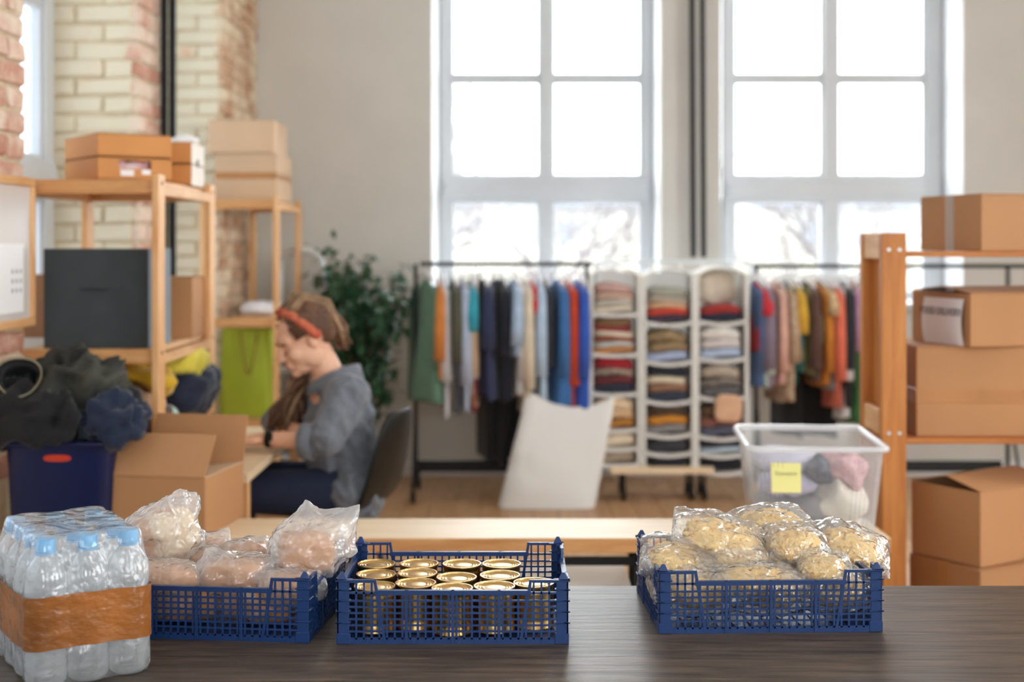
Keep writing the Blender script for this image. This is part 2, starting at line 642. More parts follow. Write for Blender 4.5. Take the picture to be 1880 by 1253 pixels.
for ya, yb in ((YR, -2.4), (-1.0, .9), (2.3, 3.9), (5.3, YB + .4)):  # gaps between these piers are added to let in side daylight
    b.bb(XR, XR + .2, ya, yb, .9, 3.3)
tag(b.build('wall_right', 'wall'), 'beige right wall with openings added for side daylight', None, None, 'structure')
# unseen rear wall behind the camera, openings sized for front fill daylight
b = MB().bb(XL - .5, XR + .2, YR - .3, YR, 0, 1.1).bb(XL - .5, XR + .2, YR - .3, YR, 3.3, ZC)
for xa, xb in ((XL - .5, -.5), (.7, 2.3), (3.5, XR + .2)):
    b.bb(xa, xb, YR - .3, YR, 1.1, 3.3)
tag(b.build('wall_rear', 'wall'), 'unseen rear wall with window openings sized for front daylight', None, None, 'structure')
# left wall: sill wall, lintel and plain piers; brick piers are separate
b = MB()
b.bb(-2.06, -1.95, YR, YB, 0, .98)
b.bb(-2.06, XL, YR, YB, 3.3, ZC)
for y0, y1 in ((YR, -3.4), (-1.8, -1.4), (.2, .6), (2.2, 2.4)):
    b.bb(-2.06, XL, y0, y1, 0, 3.3)
tag(b.build('wall_left', 'wall_white'), 'white plastered left wall under and over the side windows', None, None, 'structure')

# bricks
brick_vars = []
for k in range(6):
    rnd = random.Random(k + 40)
    me = MB().bb(-.5, .5, -.03, .03, -.5, .5).mesh('brick')
    bm = bmesh.new()
    bm.from_mesh(me)
    bmesh.ops.scale(bm, vec=(.24, 1, .068), verts=bm.verts)
    bmesh.ops.bevel(bm, geom=list(bm.edges), offset=.009, segments=1, affect='EDGES')
    for v in bm.verts:
        v.co += Vector((rnd.uniform(-1, 1) * .006, rnd.uniform(-1, 1) * .004, rnd.uniform(-1, 1) * .0045))
    bm.to_mesh(me)
    bm.free()
    brick_vars.append(me)
brick_by_mat = {}


def brick_face(parent, o, u, n, width, z0, z1, m, seed):
    """lay courses on a face: origin o, along u, outward normal n"""
    if m not in brick_by_mat:
        brick_by_mat[m] = []
        for me in brick_vars:
            c = me.copy()
            c.materials.clear()
            c.materials.append(M[m])
            brick_by_mat[m].append(c)
    rnd = random.Random(seed)
    u, n, o = Vector(u), Vector(n), Vector(o)
    rot = Matrix((u, -n, Vector((0, 0, 1)))).transposed().to_euler()
    z = z0
    row = 0
    while z < z1:
        s = 0.0
        L = .13 if row % 2 else .25
        while s < width - .02:
            l = min(L, width - s)
            if width - s - l < .06:
                l = width - s
            br = obj('brick', rnd.choice(brick_by_mat[m]), None, parent)
            br.location = o + u * (s + l / 2) + n * rnd.uniform(-.037, -.029) + Vector((0, 0, z + .038))
            br.rotation_euler = rot
            br.scale = ((l - .011) / .24, 1, rnd.uniform(.95, 1.02))
            s += l
            L = .25
        z += .077
        row += 1


def pier(name, y0, y1, m, label, faces, z0, z1):
    p = MB().bb(-2.04, XL - .014, y0 + .014, y1 - .014, 0, 3.3).build(name, 'mortar')
    tag(p, label, None, None, 'structure')
    for k, f in enumerate(faces):
        if f == 'near':      # faces the camera (window reveal)
            brick_face(p, (XL - .40, y0, 0), (1, 0, 0), (0, -1, 0), .375, z0, z1, m[k], k + 3)
        elif f == 'inner':
            brick_face(p, (XL, y0 + .0, 0), (0, 1, 0), (1, 0, 0), y1 - y0, z0, z1, m[k], k + 8)
    return p


pier('wall_left_near', 3.62, 4.40, ['brick_a'], 'rough pinkish brick pier nearest the camera at the left edge', ['inner'], .7, 2.5)
pier('wall_left_middle', 5.73, 6.10, ['brick_b', 'brick_a'], 'cream washed brick pier between the two side windows', ['near', 'inner'], .75, 2.75)
pier('wall_left_far', 7.43, YB, ['brick_b', 'brick_c'], 'brick pier at the far corner next to the beige back wall', ['near', 'inner'], .6, 3.05)


def window(n, label, loc, rz, x0, x1, z0, z1, mull, rails, panes_x, panes_z, inner=None, glass='glass'):
    """x0..x1, z0..z1 outer frame in the window's own plane; mull / rails are solid bars between the panes"""
    w = thing('window_%d' % n, label, None, loc, rz, None, 'structure')
    T = .035
    MB().bb(x0, panes_x[0][0], -T, T, z0, z1).build('stile', 'frame_white', w, bevel=.008)
    MB().bb(panes_x[-1][1], x1, -T, T, z0, z1).build('stile', 'frame_white', w, bevel=.008)
    MB().bb(x0, x1, -T, T, z0, panes_z[0][0]).build('rail', 'frame_white', w, bevel=.008)
    MB().bb(x0, x1, -T, T, panes_z[-1][1], z1).build('rail', 'frame_white', w, bevel=.008)
    for a, c in zip(panes_x[:-1], panes_x[1:]):
        MB().bb(a[1], c[0], -T - .01, T, z0, z1).build('mullion', 'frame_white', w, bevel=.008)
    for a, c in zip(panes_z[:-1], panes_z[1:]):
        thick = c[0] - a[1] > .08
        MB().bb(x0 + .01, x1 - .01, -T * (1.3 if thick else .6), T * .9, a[1], c[0]).build('transom' if thick else 'glazing_bar', 'frame_white', w, bevel=.006)
        if thick:
            MB().bb(x0 + .03, x1 - .03, -T * 1.7, 0, a[1] + .03, c[0] - .03).build('transom_moulding', 'frame_white', w, bevel=.01)
    for px0, px1 in panes_x:
        for pz0, pz1 in panes_z:
            s = .018
            k = MB().bb(px0, px0 + s, -.02, .02, pz0, pz1).bb(px1 - s, px1, -.02, .02, pz0, pz1)
            k.bb(px0 + s, px1 - s, -.02, .02, pz0, pz0 + s).bb(px0 + s, px1 - s, -.02, .02, pz1 - s, pz1)
            k = k.build('sash', 'frame_white', w, bevel=.004, seg=1)
            nest(MB().bb(px0 - .004, px1 + .004, .012, .016, pz0 - .004, pz1 + .004).build('pane', glass, w), k)
    if inner:      # splayed plaster reveal: opening in the room face, towards the room by dep
        i0, i1, j0, j1, dep = inner
        rv = MB()
        e = T
        def wedge(a, bq):
            rv.add(a + bq, [(0, 1, 2), (5, 4, 3), (0, 3, 4, 1), (1, 4, 5, 2), (2, 5, 3, 0)])
        wedge([(i0, -dep, j0), (i0, e, j0), (x0, e, j0)], [(i0, -dep, j1), (i0, e, j1), (x0, e, j1)])
        wedge([(i1, -dep, j0), (i1, e, j0), (x1, e, j0)], [(i1, -dep, j1), (i1, e, j1), (x1, e, j1)])
        wedge([(i0, -dep, j1), (i0, e, j1), (i0, e, z1)], [(i1, -dep, j1), (i1, e, j1), (i1, e, z1)])
        wedge([(i0, -dep, j0), (i0, e, j0), (i0, e, z0)], [(i1, -dep, j0), (i1, e, j0), (i1, e, z0)])
        rv.build('reveal', 'wall_white', w)
        MB().bb(i0 - .03, i1 + .03, -dep - .05, -.02, j0 - .03, j0 + .012).build('sill', 'frame_white', w, bevel=.006)
    return w


zr = [(1.12, ZZ(370, FW)), (ZZ(325, FW), ZZ(150, FW)), (ZZ(140, FW), 3.22)]
f = lambda a: XX(a, FW)
window(1, 'tall white six pane window left of the black pipes', (0, FW, 0), 0, f(808), f(1198), 1.08, 3.3, None, None,
       [(f(828), f(992)), (f(1013), f(1178))], zr, (W1[0], W1[1], ZS, ZT, FW - YB))
window(2, 'tall white six pane window right of the black pipes', (0, FW, 0), 0, f(1326), f(1727), 1.08, 3.3, None, None,
       [(f(1345), f(1510)), (f(1535), f(1697))], zr, (W2[0], W2[1], ZS, ZT, FW - YB))
for n, (y0, y1) in enumerate(((4.40, 5.73), (6.10, 7.43), (2.4, 3.62), (.6, 2.2), (-1.4, .2), (-3.4, -1.8))):
    window(n + 3, ['side window with white frame between the brick piers on the left', 'side window with white frame behind the stacked cartons',
                   'side window out of view on the left', 'side window nearest the table', 'side window behind the camera', 'rearmost side window'][n],
           (-1.96, 0, 0), R(90), y0, y1, .98, 3.3, None, None,
           [(y0 + .11, (y0 + y1) / 2 - .035), ((y0 + y1) / 2 + .035, y1 - .11)], [(1.09, 1.62), (1.78, 2.42), (2.46, 3.2)], None, 'glass_side')
# pipes on the back wall and beside the middle pier
for x, xb in ((1270, 1273), (1289, 1292)):
    p0, p1 = P(x, -140, 8.36), P(xb, 473, 8.36)
    b = MB().tube([p0, p1], .016, 10)
    tag(b.build('wall_pipe', 'black_metal', smooth=True, angle=40), 'thin black pipe on the wall between the tall windows, ' + ('left one' if x < 1280 else 'right one'), 'pipe', 'black wall pipes')
for x in (295, 309):
    b = MB().tube([(-1.548 if x < 300 else -1.511, 6.06, .02), (-1.548 if x < 300 else -1.511, 6.06, 3.7)], .0165, 12)
    tag(b.build('heating_pipe', 'black_metal', smooth=True, angle=40), 'thick black upright pipe by the middle brick pier, ' + ('left one' if x < 300 else 'right one'), 'pipe', 'black heating pipes')

# ------------------------------------------------------------------ outside
tag(MB().bb(-160, 160, 12, 220, -4.2, -4.0).build('ground', 'far_ground'), 'pale winter ground outside the windows', None, None, 'structure')
bd = thing('apartment_building', 'long pale apartment building seen far off through the windows', 'building', (6, 100, -4))
MB().bb(-30, 40, 0, 14, 0, 8.2).build('facade', 'far_building', bd)
MB().bb(-30.4, 40.4, -.4, 14, 8.2, 8.7).build('roof', 'far_glass', bd)
wm = MB().bb(-.6, .6, -.15, .05, -.8, .8).mesh('window')
wm.materials.append(M['far_glass'])
for i in range(22):
    for j in range(2):
        o = obj('window', wm, None, bd)
        o.location = (-26 + i * 3, 0, 3.0 + j * 3.4)


def bare_tree(loc, h, seed, label):
    rnd = random.Random(seed)
    t = thing('bare_tree', label, 'tree', loc, 0, 'bare trees outside the windows')
    tr, br = MB(), MB()
    tr.tube([(0, 0, 0), (.1, 0, h * .3), (0, .1, h * .55)], [h * .025, h * .02, h * .015], 8)

    def grow(p, d, L, r, dep, mb):
        q = p + d * L * .5 + Vector((rnd.uniform(-1, 1), rnd.uniform(-1, 1), rnd.uniform(-.3, .6))) * L * .07
        e = p + d * L
        mb.tube([p, q, e], [r, r * .8, r * .55], 5, False)
        if dep:
            for _ in range(3):
                nd = (d + Vector((rnd.uniform(-1, 1), rnd.uniform(-1, 1), rnd.uniform(-.5, .9))) * .75).normalized()
                grow(p + d * L * rnd.uniform(.5, 1), nd, L * rnd.uniform(.6, .8), r * .55, dep - 1, mb)
    for _ in range(6):
        grow(Vector((0, .05, h * rnd.uniform(.3, .55))), Vector((rnd.uniform(-1, 1), rnd.uniform(-.6, .6), rnd.uniform(.2, 1))).normalized(), h * .24, h * .011, 4, br)
    tr.build('trunk', 'far_tree', t, True)
    br.build('branches', 'far_tree', t, True)


bare_tree((-1.9, 17, -4), 8.6, 5, 'bare tree reaching into the left panes of the left window')
bare_tree((1.0, 34, -4), 8.0, 8, 'smaller bare tree in the right lower pane of the left window')
bare_tree((8.6, 36, -4), 8.4, 9, 'bare tree behind the lower panes of the right window')
for k in range(9):
    x = -14 + k * 4.4
    mb = blob_mb((2.6, 1.6, 3.0 + (k % 3) * .5), k, .35, .9, 1.0, 20, 12, False)
    o = mb.build('winter_shrub', 'far_shrub', None, True)
    o.location = (x, 42 + (k % 2) * 4, -1.2)
    tag(o, 'hazy beige shrub outside the windows, %s from the left' % ['first', 'second', 'third', 'fourth', 'fifth', 'sixth', 'seventh', 'eighth', 'ninth'][k], 'shrub', 'hazy shrubs outside')

# ------------------------------------------------------------------ dark table in front
TZ = .74
t = thing('packing_table', 'dark brown stained wooden table across the foreground', 'table', (.1, 2.2, 0))
MB().bb(-1.62, 1.75, 1.55, 2.76, TZ - .045, TZ).move(lambda v: v - Vector((0, 2.2, 0))).build('tabletop', 'table', t, bevel=.005)
for sx in (-1, 1):
    for y in (-.55, .46):
        MB().bb(sx * 1.6 - .035, sx * 1.6 + .035, y - .035, y + .035, 0, TZ - .045).build('leg', 'table', t, bevel=.004)
MB().bb(-1.6, 1.6, .45, .475, TZ - .14, TZ - .045).build('apron', 'table', t)
MB().bb(-1.6, 1.6, -.565, -.54, TZ - .14, TZ - .045).build('apron', 'table', t)

# ------------------------------------------------------------------ pale bench with black steel frame
BZ = .59
t = thing('work_bench', 'long pale wooden bench on a black steel frame behind the table', 'bench', (0, 4.04, 0))
MB().bb(-1.52, 1.086, -.14, .14, BZ - .042, BZ).build('benchtop', 'bench', t, bevel=.003)
MB().bb(-1.52, 1.086, -.1425, -.140, BZ - .041, BZ - .002).build('front_edge', 'pine_h', t)
for x in (-1.46, -.79, .372, 1.05):
    for y in (-.115, .115):
        MB().bb(x - .016, x + .016, y - .016, y + .016, 0, BZ - .042).build('leg', 'black_metal', t, bevel=.002, seg=1)
MB().bb(.15, 1.05, -.128, -.106, BZ - .082, BZ - .06).build('rail', 'black_metal', t)
MB().bb(-1.46, -.79, -.128, -.106, BZ - .082, BZ - .06).build('rail', 'black_metal', t)
MB().bb(-1.46, 1.05, .104, .128, .10, .125).build('rail', 'black_metal', t)
# white box standing under the bench
t = thing('white_storage_box', 'white lidded storage box standing on the floor under the pale bench', 'box', (.16, 3.86, 0))
MB().bb(-.18, .18, -.30, .34, 0, .41).build('body', 'card_white', t, bevel=.008)
MB().bb(-.187, .187, -.307, .347, .41, .44).build('lid', 'card_white', t, bevel=.006)


# ------------------------------------------------------------------ wooden shelf units
def shelf_unit(label, x0, x1, y0, y1, ztop, shelves, mp, mh, ms, post=(.022, .085), name='shelving_unit', x0r=None):
    t = thing(name, label, 'shelf unit', ((x0 + x1) / 2, (y0 + y1) / 2, 0))
    w, d = post
    for x in (x0, x1):
        for y in (y0 + d / 2, y1 - d / 2):
            xx_ = x if not (x == x0 and y > y0 + .5 and x0r is not None) else x0r
            MB().bb(xx_ - w / 2, xx_ + w / 2, y - d / 2, y + d / 2, 0, ztop).build('post', mp, t, bevel=.002, seg=1, world=True)
    xr0 = x0r if x0r is not None else x0
    for z in shelves:
        MB().bb(x0 + w / 2, x1 - w / 2, y0 + .012, y0 + .032, z - .047, z).build('rail', mh, t, bevel=.002, seg=1, world=True)
        MB().bb(xr0 + w / 2, x1 - w / 2, y1 - .032, y1 - .012, z - .047, z).build('rail', mh, t, bevel=.002, seg=1, world=True)
        n = 4
        wid = (x1 - xr0 - w - .01) / n
        for k in range(n):
            xa = xr0 + w / 2 + .005 + k * wid
            MB().bb(xa + .003, xa + wid - .003, y0 + .034, y1 - .034, z - .018, z).build('slat', ms, t, bevel=.0015, seg=1, world=True)
        for x in (x0, x1):
            if x == x0 and x0r is not None:
                continue
            MB().bb(x - w * .4, x + w * .4, y0 + d, y1 - d, z - .05, z - .018).build('side_rail', ms, t, world=True)
            for y in (y0 + d / 2, y1 - d / 2):
                s = 1 if x == x1 else -1
                MB().tube([(x + s * w / 2, y, z - .012), (x + s * (w / 2 + .002), y, z - .012)], .006, 10).build('screw', 'black_metal', t, world=True)
    return t


U1Y = 4.4
shelf_unit('tall pine shelf unit against the left wall holding the charcoal box', -1.62, -1.153, U1Y, 5.24, 1.66, (.36, .80, 1.09, 1.643), 'pine', 'pine_h', 'pine_y')
shelf_unit('farther pine shelf unit behind the seated person with two pale cartons on top', -1.64, -1.253, 7.2, 8.03, 1.69, (.12, .50, 1.041, 1.668), 'pine', 'pine_h', 'pine_y', x0r=-1.52)

# right-hand honey pine unit
RX, RY = 1.168, 4.3
t = thing('honey_shelving_unit', 'honey coloured wooden shelf unit with cartons at the right edge', 'shelf unit', (RX + .6, RY + .15, 0))
for y, wd in ((RY, .078), (RY + .235, .06)):
    for x in (RX, RX + 1.15):
        MB().bb(x, x + wd, y, y + .04, 0, 1.468).build('post', 'honey', t, bevel=.003, seg=1, world=True)
for x in (RX, RX + 1.19):
    for z0, z1 in ((1.385, 1.463), (.825, .905), (.2, .28)):
        MB().bb(x + .004, x + .026, RY + .04, RY + .235, z0, z1).build('side_slat', 'pine_y', t, bevel=.002, seg=1, world=True)
    MB().bb(x + .034, x + .044, RY + .04, RY + .235, .28, 1.385).build('side_panel', 'honey', t, world=True)
for z in (1.41, .818, .22):
    MB().bb(RX + .078, RX + 1.15, RY + .002, RY + .02, z - .018, z).build('front_edge', 'honey_h', t, bevel=.002, seg=1, world=True)
    for k in range(3):
        y = RY + .024 + k * .085
        MB().bb(RX + .078, RX + 1.15, y, y + .078, z - .016, z).build('shelf_board', 'honey_h', t, bevel=.002, seg=1, world=True)
for z in (1.415, .835):
    for dx in (.022, .056):
        MB().tube([(RX + dx, RY - .002, z), (RX + dx, RY + .002, z)], .006, 10).build('screw', 'alu', t, world=True)

# ------------------------------------------------------------------ blue produce crates
CW, CD, CH, CE = .40, .30, .093, .111


def crate_wall(L, nv, ear, majors):
    """lattice wall along x, outer face at y=0, thickness inward +y"""
    b = MB()
    h = L / 2 - .02
    T = .0035
    b.bb(-h, h, 0, T + .002, .0, .011)                     # foot rail
    b.bb(-h + ear, h - ear, -.002, T + .003, CH - .008, CH)       # top rail
    for s in (-1, 1):                                       # ear top
        b.bb(s * (h - ear + .002), s * h, -.001, T + .002, CE - .005, CE)
        b.bar((s * (h - ear), T / 2, CE), (s * (h - ear - .018), T / 2, .002), .005, .0045, (0, 1, 0))
        b.bb(s * (h - ear), s * h, 0, T, CH - .0065, CH - .003)
    nr = 7
    for k in range(1, nr):
        z = .011 + (CH - .019) * k / nr
        b.bb(-h, h, .0006, T - .0006, z - .0017, z + .0017)
    for k in range(1, nv):
        x = -h + 2 * h * k / nv
        top = CE - .004 if abs(x) > h - ear + .002 else CH - .006
        b.bb(x - .0017, x + .0017, 0, T, .008, top)
    for m in majors:
        b.bb(m - .0025, m + .0025, -.0022, T, .002, CH)
    return b


def crate_corner():
    """corner column at origin, the crate lies towards +x, +y"""
    b = MB()
    b.bb(0, .021, 0, .0035, .0, CE)
    b.bb(0, .0035, 0, .021, .0, CE)
    b.bb(-.001, .0235, -.001, .0235, 0, .0185)
    for z in (.037, .056, .075, .094):
        b.bb(-.0028, .024, -.0028, .009, z - .0012, z + .0012)
        b.bb(-.0028, .009, -.0028, .024, z - .0012, z + .0012)
    b.bb(-.003, .026, -.003, .012, CE - .003, CE)
    b.bb(-.003, .012, -.003, .026, CE - .003, CE)
    b.add([(0, 0, CE), (.017, 0, CE), (.017, .012, CE), (0, .012, CE), (.006, .005, CE + .0125), (.011, .005, CE + .0125)],
          [(0, 1, 5, 4), (1, 2, 5), (2, 3, 4, 5), (3, 0, 4), (3, 2, 1, 0)])
    b.bb(.008, .017, .003, .0055, .02, CE - .005)
    return b


def crate_base():
    b = MB()
    b.bb(-CW / 2 + .004, CW / 2 - .004, -CD / 2 + .004, CD / 2 - .004, .003, .006)
    for k in range(13):
        x = -CW / 2 + .02 + k * (CW - .04) / 12
        b.bb(x - .002, x + .002, -CD / 2 + .006, CD / 2 - .006, .006, .0085)
    return b


me_long = crate_wall(CW, 27, .045, (-.08, -.0, .08)).mesh('long_wall')
me_short = crate_wall(CD, 19, .035, (-.05, .05)).mesh('end_wall')
me_corner = crate_corner().mesh('corner_post', bevel=.0008, seg=1)
me_base = crate_base().mesh('crate_base')
for me in (me_long, me_short, me_corner, me_base):
    me.materials.append(M['crate'])


def crate(label, corner, rz, right=False):
    """corner: world xy of the front-left (or front-right) bottom corner"""
    u = Vector((math.cos(rz), math.sin(rz), 0))
    v = Vector((-math.sin(rz), math.cos(rz), 0))
    c = Vector((corner[0], corner[1], TZ)) + (u * (-CW / 2) if right else u * (CW / 2)) + v * (CD / 2)
    t = thing('produce_crate', label, 'crate', c, rz, 'blue plastic produce crates')
    obj('crate_base', me_base, None, t)
    for me, y, r in ((me_long, -CD / 2, 0), (me_long, CD / 2, math.pi)):
        o = obj('long_wall', me, None, t)
        o.location, o.rotation_euler = (0, y, 0), (0, 0, r)
    for x, r in ((-CW / 2, -math.pi / 2), (CW / 2, math.pi / 2)):
        o = obj('end_wall', me_short, None, t)
        o.location, o.rotation_euler = (x, 0, 0), (0, 0, r)
    for sx in (-1, 1):
        for sy in (-1, 1):
            o = obj('corner_post', me_corner, None, t)
            o.location = (sx * CW / 2, sy * CD / 2, 0)
            o.scale = (-sx, -sy, 1)
    return t, c, u, v


crB = crate('blue lattice crate full of bagged bread, beside the water bottles', (-.352, 2.357), R(-6), True)
crC = crate('blue lattice crate full of golden cans in the middle', (-.3025, 2.352), 0)
crP = crate('blue lattice crate heaped with bags of pasta on the right', (.2606, 2.413), R(2.2))

# ------------------------------------------------------------------ cans
CR_, CHT = .0365, .078
prof = [(.0345, 0), (CR_, .0015), (CR_, .004), (CR_ - .001, .006)]
for k in range(9):
    z = .014 + k * .006
    prof += [(CR_ - .0006, z), (CR_ - .002, z + .003)]
prof += [(CR_ - .001, .071), (CR_, .074), (CR_ + .0004, .0765), (CR_, CHT), (CR_ - .0022, CHT), (CR_ - .003, CHT - .0025)]
can_body = MB().lathe(prof, 36, cap1=False).mesh('can_body', True, angle=50)
can_body.materials.append(M['gold_body'])
lid_prof = [(CR_ - .003, -.0025), (CR_ - .0055, -.0022), (CR_ - .0075, -.0034), (CR_ - .010, -.002), (CR_ - .0125, -.0036), (CR_ - .015, -.0022), (CR_ - .017, -.0036), (CR_ - .019, -.003), (.002, -.003)]
can_lid = MB().lathe([(r, CHT + z) for r, z in lid_prof], 36, cap0=False).mesh('can_lid', True, angle=60)
can_lid.materials.append(M['gold'])
pix = [(690, 1077, 'front row'), (760, 1071, 'front row'), (830, 1081, 'front row'), (910, 1077, 'front row'), (978, 1071, 'front row'),
       (690, 1055, 'middle row'), (766, 1053, 'middle row'), (838, 1061, 'middle row'), (918, 1057, 'middle row'),
       (690, 1036, 'back row'), (769, 1036, 'back row'), (848, 1036, 'back row'), (921, 1036, 'back row')]
zt = TZ + .0088 + CHT
pos = []
for px, py, row in pix:
    d = (CZ - zt) * F / (py - 450)
    pos.append([XX(px, d), d + .006])
ic = crC[1]
for it in range(400):
    for i in range(len(pos)):
        for j in range(i):
            dx, dy = pos[i][0] - pos[j][0], pos[i][1] - pos[j][1]
            L = math.hypot(dx, dy)
            m = 2 * CR_ + .0014
            if L < m:
                k = (m - L) / L / 2
                pos[i][0] += dx * k; pos[i][1] += dy * k
                pos[j][0] -= dx * k; pos[j][1] -= dy * k
    for p in pos:
        p[0] = min(max(p[0], ic.x - CW / 2 + .006 + CR_), ic.x + CW / 2 - .006 - CR_)
        p[1] = min(max(p[1], ic.y - CD / 2 + .006 + CR_), ic.y + CD / 2 - .006 - CR_)
ordn = ['first', 'second', 'third', 'fourth', 'fifth', 'sixth', 'seventh', 'eighth', 'ninth', 'tenth', 'eleventh', 'twelfth']
cnt = {}
for (px, py, row), p in zip(pix, pos):
    cnt[row] = cnt.get(row, 0) + 1
    t = thing('tin_can', 'golden tin can, %s from the left in the %s of the middle crate' % (ordn[cnt[row] - 1], row), 'can', (p[0], p[1], TZ + .0088), random.uniform(0, 6), 'golden cans in the middle crate')
    obj('can_body', can_body, None, t)
    obj('can_lid', can_lid, None, t)


# ------------------------------------------------------------------ bagged bread
def bag_film(r, seed, tufts=(), amp=.26, freq=18, nu=110, nv=64, e=.8):
    b = MB().ell((0, 0, 0), r, nu, nv, None, e)
    mr = min(r)

    def f(v):
        d = Vector((v.x / r[0], v.y / r[1], v.z / r[2]))
        nd = Vector((d.x / r[0], d.y / r[1], d.z / r[2])).normalized()
        k = .4 - abs(fbm(v, freq, seed)) * 1.5 + .3 * (.35 - abs(fbm(v, freq * 2.6, seed + 2)))
        w = v + nd * (k * amp * mr)
        dn = d.normalized()
        for tdir, ln, sharp in tufts:
            td = Vector(tdir).normalized()
            a = max(0, dn.dot(td))
            g = a ** sharp
            ax = Vector((td.x * r[0], td.y * r[1], td.z * r[2]))
            w = w + td * (ln * g * (1 + .35 * fbm(v, 30, seed + 5)))
            lat = w - td * w.dot(td)
            w = w - lat * (.45 * g)
        return w
    return b.move(f)


def loaf_mb(lx, ly, lz, seed):
    b = MB().ell((0, 0, 0), (lx, ly, lz), 36, 20, None, .45)
    def f(v):
        k = 1 + .05 * fbm(v, 14, seed)
        top = .06 * lz * math.sin(v.x / lx * 5 + seed)
        return Vector((v.x * k, v.y * k, v.z * k + (top if v.z > 0 else 0)))
    return b.move(f)


breads = [  # px, py, d, loaf half sizes, rot (deg), film half sizes, tufts, label
    (302, 985, 2.53, (.05, .035, .042), (12, -14, 24), (.070, .054, .058), [((.35, -.1, 1), .028, 6), ((-1, -.1, .35), .03, 6), ((.95, 0, .75), .02, 10)], 'bagged bread slice standing tall at the left of the bread crate'),
    (562, 1012, 2.50, (.052, .042, .034), (0, 4, 8), (.066, .055, .050), [((.72, .05, .75), .050, 10), ((-.05, .25, 1), .042, 12), ((1, -.1, .05), .022, 10)], 'bagged bread loaf with two plastic handles sticking up on the right'),
    (306, 1060, 2.455, (.06, .035, .022), (0, 6, 4), (.072, .045, .031), [((1, 0, .3), .02, 6)], 'flat bagged bread at the front left of the bread crate'),
    (430, 1055, 2.47, (.058, .04, .026), (0, -4, -8), (.072, .052, .036), [((-.5, -.3, 1), .018, 8), ((1, 0, .4), .02, 6)], 'crumpled bagged bread at the front middle of the bread crate'),
    (535, 1078, 2.45, (.05, .04, .024), (0, 3, 6), (.062, .048, .034), [((-1, 0, .5), .02, 8)], 'bagged bread low in the front right corner of the crate'),
    (388, 1012, 2.60, (.028, .03, .022), (0, 10, 20), (.036, .038, .032), [((.5, 0, 1), .014, 6)], 'small bagged roll at the back of the bread crate'),
    (452, 1022, 2.59, (.05, .034, .022), (0, -6, 10), (.062, .045, .033), [((-1, 0, .3), .02, 6)], 'bagged bread lying at the back middle of the bread crate'),
    (345, 1032, 2.57, (.05, .04, .024), (0, 2, -12), (.062, .05, .034), [((1, 0, .6), .015, 6)], 'bagged bread under the tall slice at the back left'),
    (330, 1110, 2.485, (.078, .055, .036), (0, 0, -4), (.086, .060, .040), [], 'bagged bread at the bottom left of the crate behind the lattice'),
    (480, 1112, 2.475, (.070, .055, .036), (0, 0, -8), (.078, .060, .040), [], 'bagged bread at the bottom right of the crate behind the lattice'),
]
for k, (px, py, d, ls, rot, fs, tufts, label) in enumerate(breads):
    q = P(px, py, d)
    q.z = max(q.z, TZ + .009 + max(fs[2], .03))
    t = thing('bread_bag', label, 'bag', q, 0, 'bags of bread in the left crate')
    e = Euler([R(a) for a in rot]).to_matrix()
    loaf_mb(*ls, k).move(lambda v: e @ v).build('bread', 'bread', t, True)
    if k == 0:
        MB().ell((0, 0, 0), (ls[0] * .96, ls[1] * .9, ls[2] * .96), 30, 16, None, .5).move(lambda v: e @ (v + Vector((.012, -.006, .003)))).build('cut_face', 'crumb', t, True)
    bag_film(fs, k + 11, tufts).move(lambda v: e @ v).build('bag_film', 'film_bread', t, True)

# ------------------------------------------------------------------ bagged pasta
def pillow(hx, hy, hz, seed, nu=80, nv=52, wr=.009):
    b = MB()
    for s in (1, -1):
        vs, fs = [], []
        for i in range(nv + 1):
            for j in range(nu + 1):
                u, v = -1 + 2 * j / nu, -1 + 2 * i / nv
                pin = 1 - .10 * (1 - abs(u)) ** 0 * (v * v) * (1 - u * u)
                pinv = 1 - .14 * (u * u) * (1 - v * v)
                h = (max(0, 1 - abs(u) ** 2.6) * max(0, 1 - abs(v) ** 2.4)) ** .55
                x, y = u * hx * (1 - .06 * (1 - v * v) * 0), v * hy * (1 - .12 * u * u)
                p = Vector((x, y, s * hz * h))
                ed = max(abs(u), abs(v))
                k = .35 - abs(fbm(p, 22, seed + (0 if s > 0 else 7)))
                k += .6 * (.3 - abs(fbm(Vector((p.x * .35, p.y * 1.4, p.z)), 34, seed + 4)))
                p.z += s * k * wr * (1 if h > .05 else 0) + (1 - h) * .004 * math.sin(u * 9 + seed) * ed
                vs.append(p)
        for i in range(nv):
            for j in range(nu):
                a = i * (nu + 1) + j
                q = (a, a + 1, a + nu + 2, a + nu + 1)
                fs.append(q if s > 0 else q[::-1])
        b.add(vs, fs)
    return b


